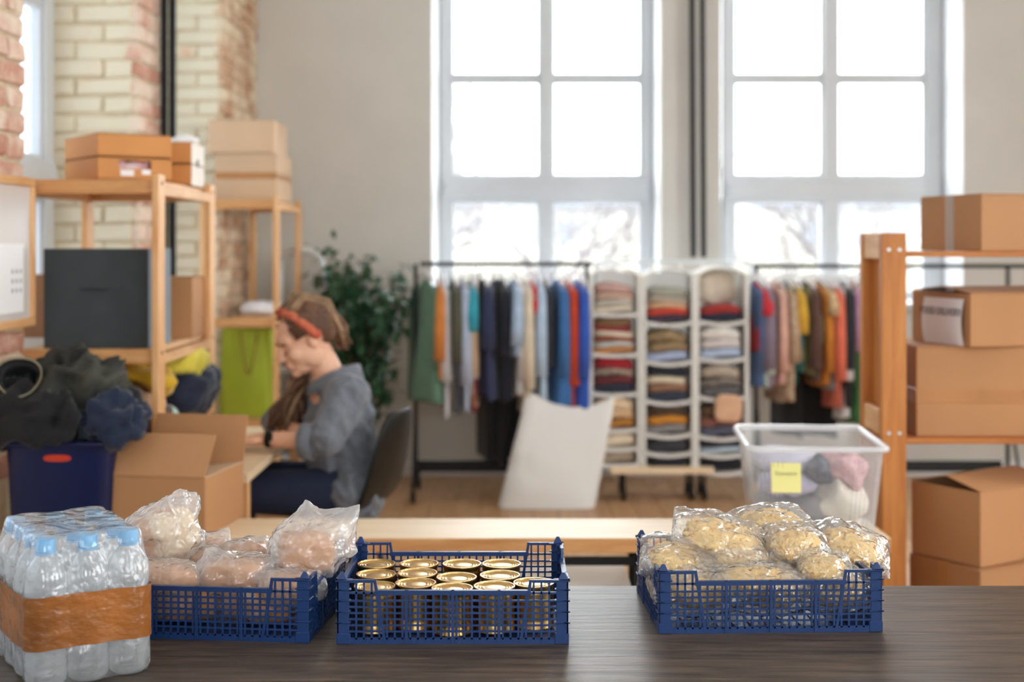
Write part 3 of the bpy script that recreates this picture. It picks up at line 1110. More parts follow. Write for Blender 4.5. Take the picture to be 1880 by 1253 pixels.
def penne(hx, hy, hz, n, seed):
    rnd = random.Random(seed)
    b = MB()
    core = MB().ell((0, 0, 0), (hx * .84, hy * .84, hz * .80), 24, 14, None, .85)
    b.add(core.v, core.f)
    for _ in range(n):
        th = rnd.uniform(0, 2 * math.pi)
        cz = rnd.uniform(-.9, 1)
        rr = math.sqrt(max(0, 1 - cz * cz))
        c = Vector((hx * .84 * rr * math.cos(th), hy * .84 * rr * math.sin(th), hz * .78 * cz))
        a = rnd.uniform(0, math.pi)
        dr = Vector((math.cos(a), math.sin(a), rnd.uniform(-.35, .35))).normalized()
        nrm = Vector((c.x / hx ** 2, c.y / hy ** 2, c.z / hz ** 2)).normalized()
        dr = (dr - nrm * dr.dot(nrm) * .8).normalized()
        L, r = rnd.uniform(.010, .014), .0050
        u = dr.orthogonal().normalized()
        w = dr.cross(u)
        rings = []
        for sgn in (-1, 1):
            ring = []
            for j in range(7):
                an = 2 * math.pi * j / 7
                ring.append(c + (u * math.cos(an) + w * math.sin(an)) * r + dr * (sgn * L + r * .8 * math.cos(an)))
            rings.append(ring)
        b.loft(rings, False, False)
    return b


pastas = [  # px, py, d, hx, hy, hz, rot deg (x,y,z), label
    (1252, 1036, 2.53, .076, .060, .034, (28, 16, 0), 'pasta bag slumping over the left end of the right crate'),
    (1328, 992, 2.56, .094, .062, .034, (24, 15, -4), 'large pasta bag lying high on the left of the heap'),
    (1412, 966, 2.63, .080, .055, .030, (20, -4, 8), 'pasta bag on the very top of the heap'),
    (1462, 1002, 2.55, .056, .052, .033, (24, 4, 4), 'pasta bag in the middle just below the top one'),
    (1562, 1008, 2.62, .072, .060, .036, (22, 18, -8), 'pasta bag hanging over the right end of the crate'),
    (1372, 1036, 2.54, .100, .055, .030, (18, 10, 3), 'pasta bag squeezed under the large one'),
    (1512, 1047, 2.50, .050, .050, .028, (22, 4, 2), 'pasta bag at the front right of the heap'),
    (1388, 1066, 2.48, .084, .045, .026, (10, 0, 0), 'pasta bag at the front middle just above the crate rim'),
    (1282, 1108, 2.50, .085, .060, .040, (6, 0, 4), 'pasta bag at the bottom left behind the lattice'),
    (1412, 1108, 2.50, .080, .060, .040, (4, 0, -4), 'pasta bag at the bottom middle behind the lattice'),
    (1528, 1106, 2.51, .068, .060, .040, (5, 0, 3), 'pasta bag at the bottom right behind the lattice'),
]
for k, (px, py, d, hx, hy, hz, rot, label) in enumerate(pastas):
    q = P(px, py, d)
    q.z = max(q.z, TZ + .010 + hz + .008)
    t = thing('pasta_bag', label, 'bag', q, 0, 'bags of pasta in the right crate')
    e = Euler([R(a) for a in rot]).to_matrix()
    o = penne(hx * .88, hy * .88, hz * .9, 170, k).move(lambda v: e @ v).build('penne_pasta', 'pasta', t, True, angle=60)
    o['kind'] = 'stuff'
    pillow(hx * 1.06, hy * 1.06, hz * 1.08, k * 3 + 1).move(lambda v: e @ v).build('bag_film', 'film_pasta', t, True)

# ------------------------------------------------------------------ shrink-wrapped water bottles
def bottle_meshes():
    pr = [(.0, .004), (.018, .002), (.028, .001), (.0318, .008), (.0322, .018)]
    z = .022
    while z < .142:
        pr += [(.0322, z), (.0306, z + .006), (.0322, z + .012)]
        z += .0135
    pr += [(.0322, .152), (.0322, .162), (.0312, .173), (.0275, .184), (.021, .194), (.0155, .201), (.0145, .207), (.0145, .212)]
    b = MB().lathe(pr, 24, cap0=False).mesh('bottle_body', True)
    b.materials.append(M['water_pet'])
    cpf = [(.0145, .2085), (.0152, .209), (.0152, .226), (.0146, .2275), (.006, .228)]
    c = MB().lathe(cpf, 24).mesh('bottle_cap', True, angle=40)
    c.materials.append(M['cap'])
    nk = MB().lathe([(.0168, .2045), (.0172, .2055), (.0168, .2065), (.0148, .207)], 24).mesh('neck_ring', True)
    nk.materials.append(M['cap'])
    return b, c, nk


bb_, bc_, bn_ = bottle_meshes()
ANG = R(33)
A = Vector((math.cos(ANG), math.sin(ANG), 0))
B = Vector((-math.sin(ANG), math.cos(ANG), 0))
o0 = Vector((-.731, 2.135, TZ + .0015))
SP = .0655
names = {0: 'nearest the camera', 1: 'second', 2: 'third', 3: 'fourth'}
for i in range(3):
    for j in range(4):
        t = thing('water_bottle', 'blue capped water bottle in the pack, %s from the right, %s from the front' % (ordn[2 - i], ordn[j]), 'bottle', o0 + A * (SP * i) + B * (SP * j), random.uniform(0, 6), 'water bottles in the shrink-wrapped pack')
        obj('bottle_body', bb_, None, t)
        cp = obj('bottle_cap', bc_, None, t)
        nest(obj('neck_ring', bn_, None, t), cp)
# wrap: outline of the pack as seen from above
LA, LB = SP * 2, SP * 3


def outline(r, inset, scal, n=120):
    """rounded rectangle around the bottle grid, with scallops between bottles"""
    pts = []
    ax, bx = LA - 2 * inset, LB - 2 * inset
    per = 2 * (ax + bx) + 2 * math.pi * r
    for k in range(n):
        s = per * k / n
        if s < ax:
            p, nn, q = A * (inset + s) + B * inset, -B, (inset + s) / SP
        elif s < ax + math.pi * r / 2:
            a = (s - ax) / r
            p, nn, q = A * (inset + ax) + B * inset, (-B * math.cos(a) + A * math.sin(a)), 0
        elif s < ax + math.pi * r / 2 + bx:
            u = s - ax - math.pi * r / 2
            p, nn, q = A * (inset + ax) + B * (inset + u), A, (inset + u) / SP
        elif s < ax + math.pi * r + bx:
            a = (s - ax - bx - math.pi * r / 2) / r
            p, nn, q = A * (inset + ax) + B * (inset + bx), (A * math.cos(a) + B * math.sin(a)), 0
        elif s < 2 * ax + math.pi * r + bx:
            u = s - ax - bx - math.pi * r
            p, nn, q = A * (inset + ax - u) + B * (inset + bx), B, (inset + ax - u) / SP
        elif s < 2 * ax + 1.5 * math.pi * r + bx:
            a = (s - 2 * ax - bx - math.pi * r) / r
            p, nn, q = A * inset + B * (inset + bx), (B * math.cos(a) - A * math.sin(a)), 0
        elif s < 2 * ax + 1.5 * math.pi * r + 2 * bx:
            u = s - 2 * ax - bx - 1.5 * math.pi * r
            p, nn, q = A * inset + B * (inset + bx - u), -A, (inset + bx - u) / SP
        else:
            a = (s - 2 * ax - 2 * bx - 1.5 * math.pi * r) / r
            p, nn, q = A * inset + B * inset, (-A * math.cos(a) - B * math.sin(a)), 0
        sc = scal * (.5 - .5 * math.cos(2 * math.pi * q))
        pts.append((p + nn * (r - sc), nn))
    return pts


wrap = thing('shrink_wrap', 'clear shrink wrap around the pack of water bottles with a brown tape band', 'wrap', o0 + A * LA / 2 + B * LB / 2 - Vector((0, 0, .0015)))
rings = []
for z, r, ins, sc in ((.001, .028, 0, .006), (.012, .0336, 0, .006), (.05, .0338, 0, .004), (.10, .0338, 0, .003), (.145, .0338, 0, .006), (.158, .0334, 0, .009), (.172, .032, 0, .012),
                      (.186, .029, 0, .012), (.20, .025, 0, .010), (.214, .021, 0, .006), (.2255, .0175, 0, .003), (.2305, .0135, 0, .002), (.2315, .006, .004, .001), (.2312, .004, .02, 0), (.2305, .003, .045, 0)):
    ring = []
    for p, nn in outline(r, ins, sc):
        v = o0 + p + Vector((0, 0, z))
        k = fbm(v, 26, 3)
        ring.append(v + nn * (.0022 * k) + Vector((0, 0, (.004 * fbm(v, 18, 8) if .15 < z < .24 else 0))))
    rings.append(ring)
MB().loft(rings, False, True).build('wrap_film', 'wrap', wrap, True, world=True)
rings = []
for z in (.057, .062, .08, .10, .12, .135, .140):
    ring = []
    for k, (p, nn) in enumerate(outline(.0350, 0, .0016)):
        zz = z + .004 * math.sin(k / 120 * 2 * math.pi * 2 + 1) + .002 * fbm(p, 20, 5)
        v = o0 + p + Vector((0, 0, zz))
        ring.append(v + nn * (.0012 * (.4 - abs(fbm(v, 30, 2))) * 2))
    rings.append(ring)
MB().loft(rings, False, False).build('tape_band', 'brown_tape', wrap, True, world=True)

# ------------------------------------------------------------------ cartons
def carton(label, loc, size, rz, m='card', group='cardboard boxes', tape_top=True, tape_side=None, gap=.003, flap_lift=0., tapem='tape', name='cardboard_box', stripe=None):
    """closed carton standing on loc (centre of its base)"""
    w, d, h = size
    t = thing(name, label, 'box', loc, rz, group)
    th = .004
    b = MB()
    b.bb(-w / 2, w / 2, -d / 2, -d / 2 + th, 0, h).bb(-w / 2, w / 2, d / 2 - th, d / 2, 0, h)
    b.bb(-w / 2, -w / 2 + th, -d / 2 + th, d / 2 - th, 0, h).bb(w / 2 - th, w / 2, -d / 2 + th, d / 2 - th, 0, h)
    b.bb(-w / 2 + th, w / 2 - th, -d / 2 + th, d / 2 - th, 0, th)
    b.build('box_body', m, t, bevel=.0015, seg=1)
    for s in (-1, 1):
        f = MB().bb(-w / 2 + .002, w / 2 - .002, 0, d / 2 - gap / 2, 0, th).build('top_flap', m, t, bevel=.001, seg=1)
        f.location = (0, s * d / 2, h + .0005)
        f.rotation_euler = (s * R(flap_lift) * (-1 if s > 0 else 1) if False else (R(flap_lift) if s < 0 else R(-flap_lift)), 0, 0 if s < 0 else 0)
        if s > 0:
            f.scale = (1, -1, 1)
    if tape_top and not flap_lift:
        MB().bb(-w / 2 - .0012, w / 2 + .0012, -.025, .025, h + th, h + th + .0012).build('tape_strip', tapem, t)
        for s in (-1, 1):
            MB().bb(s * (w / 2), s * (w / 2 + .0014), -.025, .025, h * (.0 if tapem == 'tape_clear' else .62), h + th).build('tape_strip', tapem, t)
    if tape_side:
        z0, z1 = tape_side
        MB().bb(-w / 2 - .0015, w / 2 + .0015, -d / 2 - .0015, d / 2 + .0015, z0, z1).build('tape_band', tapem, t, bevel=.001, seg=1)
    return t


# right-hand shelf unit
d0 = RY + .02
x0 = XX(1753, d0)
c1 = carton('cardboard box on the top shelf at the right edge', (x0 + .20, d0 + .20, 1.411), (.34, .36, ZZ(358, d0) - 1.411), R(14), 'card', tapem='tape_clear')
x0 = XX(1757, d0)
c3 = carton('large cardboard box with brown tape band on the lower right shelf', (XX(1686, RY + .03) + .26, RY + .25, .819), (.52, .40, .282), R(0), 'card', tape_side=(.105, .150), tape_top=False)
c2 = carton('cardboard box with a white paper sheet, resting on the taped box', (XX(1757, d0) + .172, d0 + .20, .819 + .282 + .006), (.36, .36, ZZ(537, d0) - 1.112), R(13), 'card', tape_top=False, flap_lift=5)
# paper sheet on its left side
ps = thing('paper_sheet', 'white paper sheet with black lettering stuck on the right hand carton', 'paper', (0, 0, 0))
ps.parent = None
mw = c2.matrix_basis
sheet = MB()
rows = []
for i in range(13):
    s = i / 12
    rows.append([Vector((-.18 - .004 - .010 * math.sin(s * 3.1) - .004 * (j / 4), -.150 + .235 * j / 4, .150 - .150 * s)) for j in range(5)])
vs = [v for r_ in rows for v in r_]
sheet.add(vs, [(i * 5 + j, i * 5 + j + 1, i * 5 + j + 6, i * 5 + j + 5) for i in range(12) for j in range(4)])
sheet.add([v + Vector((-.0006, 0, 0)) for v in vs], [(i * 5 + j, i * 5 + j + 5, i * 5 + j + 6, i * 5 + j + 1) for i in range(12) for j in range(4)])
ps.location = mw @ Vector((-.19, -.03, .07))
ps.rotation_euler = c2.rotation_euler
off = Vector((-.19, -.03, .07))
sheet_o = sheet.move(lambda v: v - off).build('sheet', 'paper', ps, True)
tm = text_mesh('FOOD DELIVERY', .034, 'ink', 'lettering')
lt = nest(obj('lettering', tm, None, ps), sheet_o)
lt.rotation_euler = (R(90), 0, R(-90))
lt.location = Vector((-.2005, -.032, .106)) - off
ang = R(33)
def by_corner(cx, cy, w, d, a):
    return (cx + math.cos(a) * w / 2 - math.sin(a) * d / 2, cy + math.sin(a) * w / 2 + math.cos(a) * d / 2)
p4 = by_corner(XX(1800, 4.20), 4.20, .36, .27, ang)
c4 = carton('half open cardboard box standing on the lowest carton at the right', (p4[0], p4[1], .432), (.36, .27, .232), ang, 'card', tape_top=False, flap_lift=14)
p5 = by_corner(XX(1800, 4.17), 4.17, .42, .30, R(28))
c5 = carton('lowest cardboard box at the right edge, under the half open one', (p5[0], p5[1], .2205), (.42, .30, .204), R(28), 'card', tape_top=True)
RXW = 0
# the two floor cartons stand in front of the unit's shelves
# ------------------------------------------------------------------ open carton on the bench
rz = R(-10)
u = Vector((math.cos(rz), math.sin(rz), 0)); v_ = Vector((-math.sin(rz), math.cos(rz), 0))
w, d, h = .315, .30, .168
corner = Vector((XX(375, 3.905), 3.915, BZ))
t = thing('open_cardboard_box', 'open cardboard box with raised flaps on the pale bench', 'box', corner - u * w / 2 + v_ * d / 2, rz, 'cardboard boxes')
th = .004
b = MB()
b.bb(-w / 2, w / 2, -d / 2, -d / 2 + th, 0, h).bb(-w / 2, w / 2, d / 2 - th, d / 2, 0, h)
b.bb(-w / 2, -w / 2 + th, -d / 2 + th, d / 2 - th, 0, h).bb(w / 2 - th, w / 2, -d / 2 + th, d / 2 - th, 0, h)
b.bb(-w / 2 + th, w / 2 - th, -d / 2 + th, d / 2 - th, 0, th)
b.build('box_body', 'card', t, bevel=.0015, seg=1)


def flap(pts):
    pts = [Vector(p) for p in pts]
    n = (pts[1] - pts[0]).cross(pts[2] - pts[0]).normalized() * .0035
    return MB().add(pts + [p + n for p in pts], [(0, 1, 2, 3), (7, 6, 5, 4), (0, 4, 5, 1), (1, 5, 6, 2), (2, 6, 7, 3), (3, 7, 4, 0)])


flap([(-w / 2, -d / 2, h), (w / 2, -d / 2, h), (w / 2 + .012, -d / 2 + .055, h + .118), (-w / 2 + .03, -d / 2 + .055, h + .118)]).build('front_flap', 'card', t, bevel=.001, seg=1)
flap([(-w / 2, d / 2, h), (w / 2, d / 2, h), (w / 2 + .004, d / 2 + .03, h + .142), (-w / 2 + .02, d / 2 + .03, h + .142)]).build('rear_flap', 'card', t, bevel=.001, seg=1)
flap([(w / 2, -d / 2, h), (w / 2, d / 2, h), (w / 2 - .105, d / 2 - .01, h - .012), (w / 2 - .105, -d / 2 + .01, h - .012)]).build('side_flap', 'card_pale', t, bevel=.001, seg=1)
flap([(-w / 2, d / 2, h), (-w / 2, -d / 2, h), (-w / 2 + .07, -d / 2 + .01, h - .08), (-w / 2 + .07, d / 2 - .01, h - .08)]).build('side_flap', 'card', t, bevel=.001, seg=1)


# ------------------------------------------------------------------ tapered plastic bins
def bin_shell(W, D, H, taper, th=.003, rim=.014, hole=None, ribs=0):
    """parts: shell, rim. Rounded rectangle loft."""
    def rr(w, d, r, z, n=6):
        pts = []
        for cx, cy, a0 in ((1, 1, 0), (-1, 1, 90), (-1, -1, 180), (1, -1, 270)):
            for k in range(n + 1):
                a = R(a0 + 90 * k / n)
                pts.append((cx * (w / 2 - r) + r * math.cos(a), cy * (d / 2 - r) + r * math.sin(a), z))
        return pts
    b = MB()
    lv = [i / 8 for i in range(9)]
    outer = [rr(W * (taper + (1 - taper) * t), D * (taper + (1 - taper) * t), .035, H * t) for t in lv]
    inner = [rr(W * (taper + (1 - taper) * t) - 2 * th, D * (taper + (1 - taper) * t) - 2 * th, .033, max(H * t, th)) for t in lv]
    b.loft(outer, True, False)
    r = MB()
    rings = [rr(W - .002, D - .002, .035, H - .012), rr(W + 2 * rim, D + 2 * rim, .045, H - .014), rr(W + 2 * rim + .002, D + 2 * rim + .002, .046, H - .004),
             rr(W + 2 * rim - .008, D + 2 * rim - .008, .042, H + .003), rr(W + .002, D + .002, .036, H), rr(W - .008, D - .008, .032, H - .006), rr(W - .006, D - .006, .034, H - .016)]
    r.loft(rings, False, False)
    return b, r


TW, TD, TH = .385, .46, .255
trz = R(-4.3)
tc_ = Vector((XX(1503, 3.92), 3.915 + .24, BZ + .002))
tc_.x += .018
tote = thing('storage_tote', 'clear plastic tote full of clothes with a yellow note on its front', 'tote', tc_, trz)
sh, rm = bin_shell(TW, TD, TH, .88)
sh.build('tote_shell', 'tote', tote, True, angle=50)
rm.build('tote_rim', 'tote_rim', tote, True)
for sx in (-1, 1):
    for k in range(6):
        x = sx * (TW / 2 * .885 - .018 - .012 * k)
        y = -TD / 2 * .885
        MB().bar((x, y - .0025, .02), (x * 1.11, y * 1.115 - .0015, TH - .04), .003, .003, (0, 1, 0)).build('rib', 'tote', tote)
nt_ = thing('sticky_note', 'yellow square sticky note with pencil writing on the clear tote', 'note', tc_ + Matrix.Rotation(trz, 3, 'Z') @ Vector((-.092, -TD / 2 * .975 - .006, .165)), trz)
nt_.rotation_euler = (R(-6.5), 0, trz)
npo = MB().bb(-.0425, .0425, -.0006, .0006, -.0425, .0425).build('note_paper', 'sticky', nt_)
lt = nest(obj('handwriting', text_mesh('Donation', .0165, 'pencil', 'handwriting'), None, nt_), npo)
lt.rotation_euler = (R(90), 0, 0)
lt.location = (0, -.0011, .012)


def bundle(name, label, c, r, m, seed, amp=.35, freq=9, rot=(0, 0, 0), cat='garment', group=None, e=.75):
    e_ = Euler([R(a) for a in rot]).to_matrix()
    o = blob_mb(r, seed, amp, freq, e, rot=e_).build(name, m, None, True)
    o.location = c
    return tag(o, label, cat, group)


def in_tote(x, y, z):
    return tc_ + Matrix.Rotation(trz, 3, 'Z') @ Vector((x, y, z))


g = 'clothes inside the clear tote'
bundle('folded_sweater', 'grey knit sweater at the bottom of the clear tote', in_tote(-.03, -.02, .052), (.125, .15, .046), cloth(150, 146, 150), 1, .3, 8, group=g)
bundle('folded_sweater', 'lavender sweater folded behind the yellow note in the tote', in_tote(-.075, -.11, .128), (.085, .06, .034), cloth(196, 190, 214), 2, .3, 10, (0, 4, 0), group=g)
bundle('crumpled_shirt', 'pale lavender shirt on top of the sweater in the tote', in_tote(-.07, -.03, .19), (.095, .11, .028), cloth(206, 204, 222), 3, .5, 9, group=g)
bundle('crumpled_shirt', 'cream shirt sliding down the right side of the tote', in_tote(.075, -.09, .075), (.075, .085, .058), cloth(232, 224, 210), 4, .45, 8, (0, 25, 0), group=g)
bundle('crumpled_dress', 'pink spotted dress at the right of the tote', in_tote(.095, -.06, .165), (.055, .09, .048), cloth(236, 196, 196, (200, 150, 160, 40)), 5, .55, 10, (0, 30, 10), group=g)
bundle('printed_scarf', 'dark printed scarf in the middle of the tote', in_tote(.015, -.12, .17), (.035, .05, .036), cloth(120, 122, 132, (60, 70, 86, 30)), 6, .5, 12, (0, -20, 0), group=g)

# blue bin on the bench with dark clothes
bx0, bx1 = -1.47, -1.155
bc = Vector(((bx0 + bx1) / 2, 4.055, BZ + .002))
blue = thing('blue_bin', 'blue translucent plastic bin on the bench heaped with dark clothes', 'bin', bc)
W_, D_, H_ = .315, .25, .268
sh, rm = bin_shell(W_, D_, H_, .93, rim=.008)
sh.build('bin_shell', 'bin', blue, True, angle=50)
rm.build('bin_rim', 'bin', blue, True)
hm = MB()
hr = []
for rr_ in ((.044, .014), (.040, .010)):
    hr.append([( rr_[0] * math.copysign(abs(math.cos(a)) ** .6, math.cos(a)), -D_ / 2 * .985 - .003, .222 + rr_[1] * math.copysign(abs(math.sin(a)) ** .8, math.sin(a))) for a in [2 * math.pi * k / 32 for k in range(32)]])
hm.loft(hr, False, False)
hm.build('handle_rim', 'bin', blue)
hm = MB().add(hr[1], [tuple(range(32))])
hm.build('handle_opening', cloth(206, 60, 32), blue)
g = 'dark clothes heaped on the blue bin'
bundle('folded_shirt', 'dark navy clothes filling the blue bin', bc + Vector((0, 0, .10)), (.135, .105, .09), cloth(34, 40, 66), 11, .3, 8, group=g)
bundle('folded_shirt', 'dull red shirt inside the blue bin', bc + Vector((-.01, -.055, .20)), (.13, .055, .045), cloth(160, 50, 50), 12, .4, 9, group=g)
q = P(75, 770, 4.02)
bundle('black_jacket', 'black jacket drooping over the front of the blue bin', q, (.155, .11, .075), cloth(18, 18, 21), 13, 1.0, 9, group=g)
q = P(150, 705, 4.06)
bundle('camouflage_jacket', 'dark olive and grey patterned jacket on top of the heap', q, (.10, .09, .082), cloth(74, 74, 64, (16, 17, 20, 11)), 14, .9, 9, (0, 15, 0), group=g)
q = P(208, 772, 4.0)
bundle('navy_polo', 'navy polo shirt with its collar hanging over the bin edge', q, (.082, .09, .058), cloth(22, 33, 58), 15, 1.0, 10, (0, 12, 0), group=g)
q = P(190, 742, 4.1)
bundle('black_trousers', 'black trousers bundled behind the navy polo', q, (.085, .08, .05), cloth(16, 16, 19), 16, .9, 10, group=g)
# rolled trousers with an open waistband
q = P(36, 695, 3.99)
t = thing('rolled_trousers', 'black rolled trousers showing a round waistband at the left edge', 'garment', q, 0, g)
ring, roll = MB(), MB()
ax = Vector((.25, -1, .25)).normalized()
uu = ax.cross(Vector((0, 0, 1))).normalized()
ww = uu.cross(ax)
circ = lambda rad, dep, k, n=40: ax * dep + (uu * math.cos(2 * math.pi * k / n) * rad * 1.12 + ww * math.sin(2 * math.pi * k / n) * rad) * (1 + .05 * math.sin(6 * math.pi * k / n))
rl = []
for rad, dep in ((.052, -.16), (.062, -.12), (.066, -.04), (.063, .02), (.058, .035), (.050, .03), (.047, -.02), (.04, -.10)):
    rl.append([circ(rad, dep, k) for k in range(40)])
roll.loft(rl, True, True)
roll.build('trouser_roll', cloth(17, 17, 19), t, True)
ring.tube([circ(.0565, .037, k) for k in range(41)], .0022, 6, False)
ring.build('waistband_piping', cloth(170, 160, 130), t, True)
bundle('dark_cloth', 'black cloth under the rolled trousers at the left edge', P(30, 745, 4.05), (.10, .10, .06), cloth(15, 15, 18), 17, .9, 9, group=g)

# ------------------------------------------------------------------ things on the near pine unit
def tray(label, corner, a, L1, L2, z, h, m, hole=False, ends='near'):
    """fruit tray: corner nearest the camera, long sides along (cos a, sin a) and (-sin a, cos a)"""
    u = Vector((math.cos(a), math.sin(a), 0)); v = Vector((-math.sin(a), math.cos(a), 0))
    t = thing('fruit_carton', label, 'box', Vector((corner[0], corner[1], z)) + u * L1 / 2 + v * L2 / 2, a, 'fruit cartons on the near shelf unit')
    th = .006
    x, y = L1 / 2, L2 / 2
    b = MB()
    if hole:
        b.bb(-x, -.055, -y, -y + th, 0, h).bb(.055, x, -y, -y + th, 0, h).bb(-.055, .055, -y, -y + th, 0, h * .50).bb(-.055, .055, -y, -y + th, h * .88, h)
    else:
        b.bb(-x, x, -y, -y + th, 0, h)
    b.bb(-x, x, y - th, y, 0, h).bb(-x, -x + th, -y + th, y - th, 0, h).bb(x - th, x, -y + th, y - th, 0, h)
    b.bb(-x, x, -y, y, 0, th)
    b.bb(-x, x, -y, -y + .05, h - .004, h).bb(-x, x, y - .05, y, h - .004, h)
    b.build('tray_body', m, t)
    return t, u, v


ca = (XX(180, 4.46), 4.46)
tz1 = 1.645
t1, u1, v1 = tray('orange fruit carton with a handle slot, lower of two on the shelf unit', ca, R(35), .25, .36, tz1, .075, 'card_orange', True)
MB().bb(-.05, -.005, -.181, -.1802, .014, .034).build('print_patch', 'paper', t1)
MB().bb(.022, .052, -.181, -.1802, .020, .036).build('print_patch', 'paper', t1)
t2, _, _ = tray('orange fruit carton stacked on the one with the handle slot', ca, R(35), .25, .36, tz1 + .077, .077, 'card_orange')
bundle('wrapped_packet', 'red and white wrapped packet showing through the handle slot', t1.location + v1 * -.13 + Vector((0, 0, .042)), (.085, .03, .03), cloth(236, 226, 224, (196, 60, 66, 14)), 31, .4, 14, (0, 0, 35), 'packet')
cb = (-1.262, 4.93)
t3, _, _ = tray('small brown and white carton behind the orange fruit cartons, lower one', cb, R(2), .10, .24, tz1, .078, 'card_orange')
MB().bb(.0502, .0512, -.118, .118, .002, .076).build('white_end', 'card_white', t3)
t4, _, _ = tray('small brown and white carton behind the orange fruit cartons, upper one', cb, R(2), .10, .24, tz1 + .08, .078, 'card_orange')
MB().bb(.0502, .0512, -.118, .118, .002, .076).build('white_end', 'card_white', t4)
MB().bb(.0512, .0518, -.03, .01, -.008, .02).build('handle_hole_shade', 'black_metal', t4)  # black plate painted in for the shade inside a handle hole
bundle('white_plastic_bag', 'crumpled white plastic bag on the small carton', Vector((-1.21, 5.03, tz1 + .168)), (.045, .07, .020), cloth(240, 240, 240), 33, .5, 16, cat='bag')

# charcoal storage cube
q0, q1 = P(80, 642, 4.47), P(271, 458, 4.47)
gw, gh = q1.x - q0.x, q1.z - q0.z - .002
t = thing('storage_cube', 'charcoal grey fabric storage cube on the middle shelf', 'box', ((q0.x + q1.x) / 2, 4.47 + .15, 1.0905))
b = MB().bb(-gw / 2, gw / 2, -.15, -.143, 0, gh).bb(-gw / 2, -gw / 2 + .006, -.143, .15, 0, gh).bb(-gw / 2, gw / 2, .144, .15, 0, gh).bb(-gw / 2, gw / 2, -.143, .144, 0, .006)
b.build('front_panel', 'grey_felt', t, bevel=.002, seg=1)
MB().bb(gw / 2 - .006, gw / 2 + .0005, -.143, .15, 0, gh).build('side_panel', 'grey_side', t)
MB().bar((-.045, -.153, gh * .60), (.045, -.153, gh * .60), .004, .022, (0, 1, 0)).build('pull_handle', 'grey_felt', t, bevel=.002, seg=1)
carton('narrow brown cardboard box right of the charcoal cube', (-1.265, 5.06, 1.0905), (.20, .20, .218), R(0), 'card', tape_top=False)
carton('cardboard box left of the charcoal cube, darkened for shade', (-1.64, 5.10, 1.0905), (.30, .24, .225), R(0), 'card_shaded', tape_top=False)
# clothes on its lower shelf
g = 'clothes on the lower shelf of the near unit'
bundle('yellow_sweater', 'mustard yellow sweater under the middle shelf', Vector((-1.27, 4.66, .985)), (.12, .16, .045), cloth(206, 166, 34), 41, .55, 8, (0, 18, 20), group=g)
bundle('yellow_shirt', 'bright yellow shirt behind the mustard sweater', Vector((-1.20, 4.98, 1.0)), (.075, .14, .052), cloth(222, 206, 76), 42, .5, 9, group=g)
bundle('beige_sweater', 'beige sweater below the yellow clothes', Vector((-1.33, 4.60, .92)), (.15, .13, .042), cloth(204, 166, 136), 43, .6, 8, (0, 14, 10), group=g)
bundle('plaid_shirt', 'brown plaid shirt at the bottom of the shelf pile', Vector((-1.32, 4.62, .848)), (.15, .15, .048), cloth(112, 82, 76, (60, 44, 50, 18)), 44, .5, 8, group=g)
bundle('navy_coat', 'dark navy coat hanging off the back of the lower shelf', Vector((-1.185, 5.03, .90)), (.075, .17, .085), cloth(26, 34, 58), 45, .5, 7, (0, 10, 0), group=g)
bundle('mint_towel', 'mint green towel near the wooden post', Vector((-1.22, 4.72, .835)), (.06, .10, .035), cloth(170, 200, 186), 46, .4, 9, group=g)

# ------------------------------------------------------------------ things on the far pine unit
zt2 = 1.67
carton('pale cardboard box on top of the far shelf unit, lower one', (-1.43, 7.56, zt2), (.33, .50, .25), 0, 'card_pale', tape_side=(.115, .15), tape_top=False)
carton('pale cardboard box stacked uppermost by the brick corner', (-1.46, 7.55, zt2 + .256), (.35, .50, .172), R(1.5), 'card_pale', tapem='tape')
bundle('white_towel', 'folded white towel on the far unit middle shelf', Vector((-1.40, 7.62, 1.075)), (.11, .16, .034), cloth(236, 236, 240), 51, .4, 9, cat='towel')
t = thing('gift_bag', 'lime green shopping bag with cord handle on the far shelf unit', 'bag', (-1.435, 7.42, .502))
rings = []
for k in range(9):
    s = k / 8
    wx, wy = .145 + .006 * math.sin(4 * s), .075 - .045 * s
    rings.append([(wx * math.copysign(abs(math.cos(a)) ** .35, math.cos(a)), wy * math.copysign(abs(math.sin(a)) ** .35, math.sin(a)) + .006 * math.sin(7 * a + 5 * s), .475 * s) for a in [2 * math.pi * j / 40 for j in range(40)]])
MB().loft(rings, True, False).build('bag_body', 'green_bag', t, True, angle=50)
MB().tube([(-.03 + .06 * k / 12 * 1.6, -.082 - .012 * math.sin(math.pi * k / 12), .46 - .23 * math.sin(math.pi * k / 12)) for k in range(13)], .004, 6).build('cord_handle', cloth(150, 110, 60), t, True)

# framed board on the near brick pier
t = thing('framed_board', 'white board in a pale wooden frame on the near brick pier', 'board', (XL + .022, 4.0, ZZ(465, 4.39)))
hz0, hz1 = ZZ(598, 4.39) - ZZ(465, 4.39), ZZ(328, 4.39) - ZZ(465, 4.39)
MB().bb(-.012, .004, -.35, .385, hz0 + .01, hz1 - .01).build('board_panel', mat('glossy_board', C(214, 208, 204), .18, .02, 3), t)
for a in (('y', hz0, hz0 + .028), ('y', hz1 - .028, hz1)):
    MB().bb(-.012, .014, -.38, .39, a[1], a[2]).build('frame_side', 'pine_y', t, bevel=.003, seg=1)
for y in (-.38, .362):
    MB().bb(-.012, .014, y, y + .028, hz0 + .028, hz1 - .028).build('frame_side', 'pine', t, bevel=.003, seg=1)
pin = MB().bb(.004, .0055, .02, .30, hz0 + .05, .03).build('pinned_sheet', 'paper', t)
for k in range(3):
    for j in range(3):
        nest(MB().bb(.0056, .0062, .20 + .035 * k, .208 + .035 * k, -.05 - .03 * j - .012, -.05 - .03 * j).build('ink_mark', 'ink', t), pin)

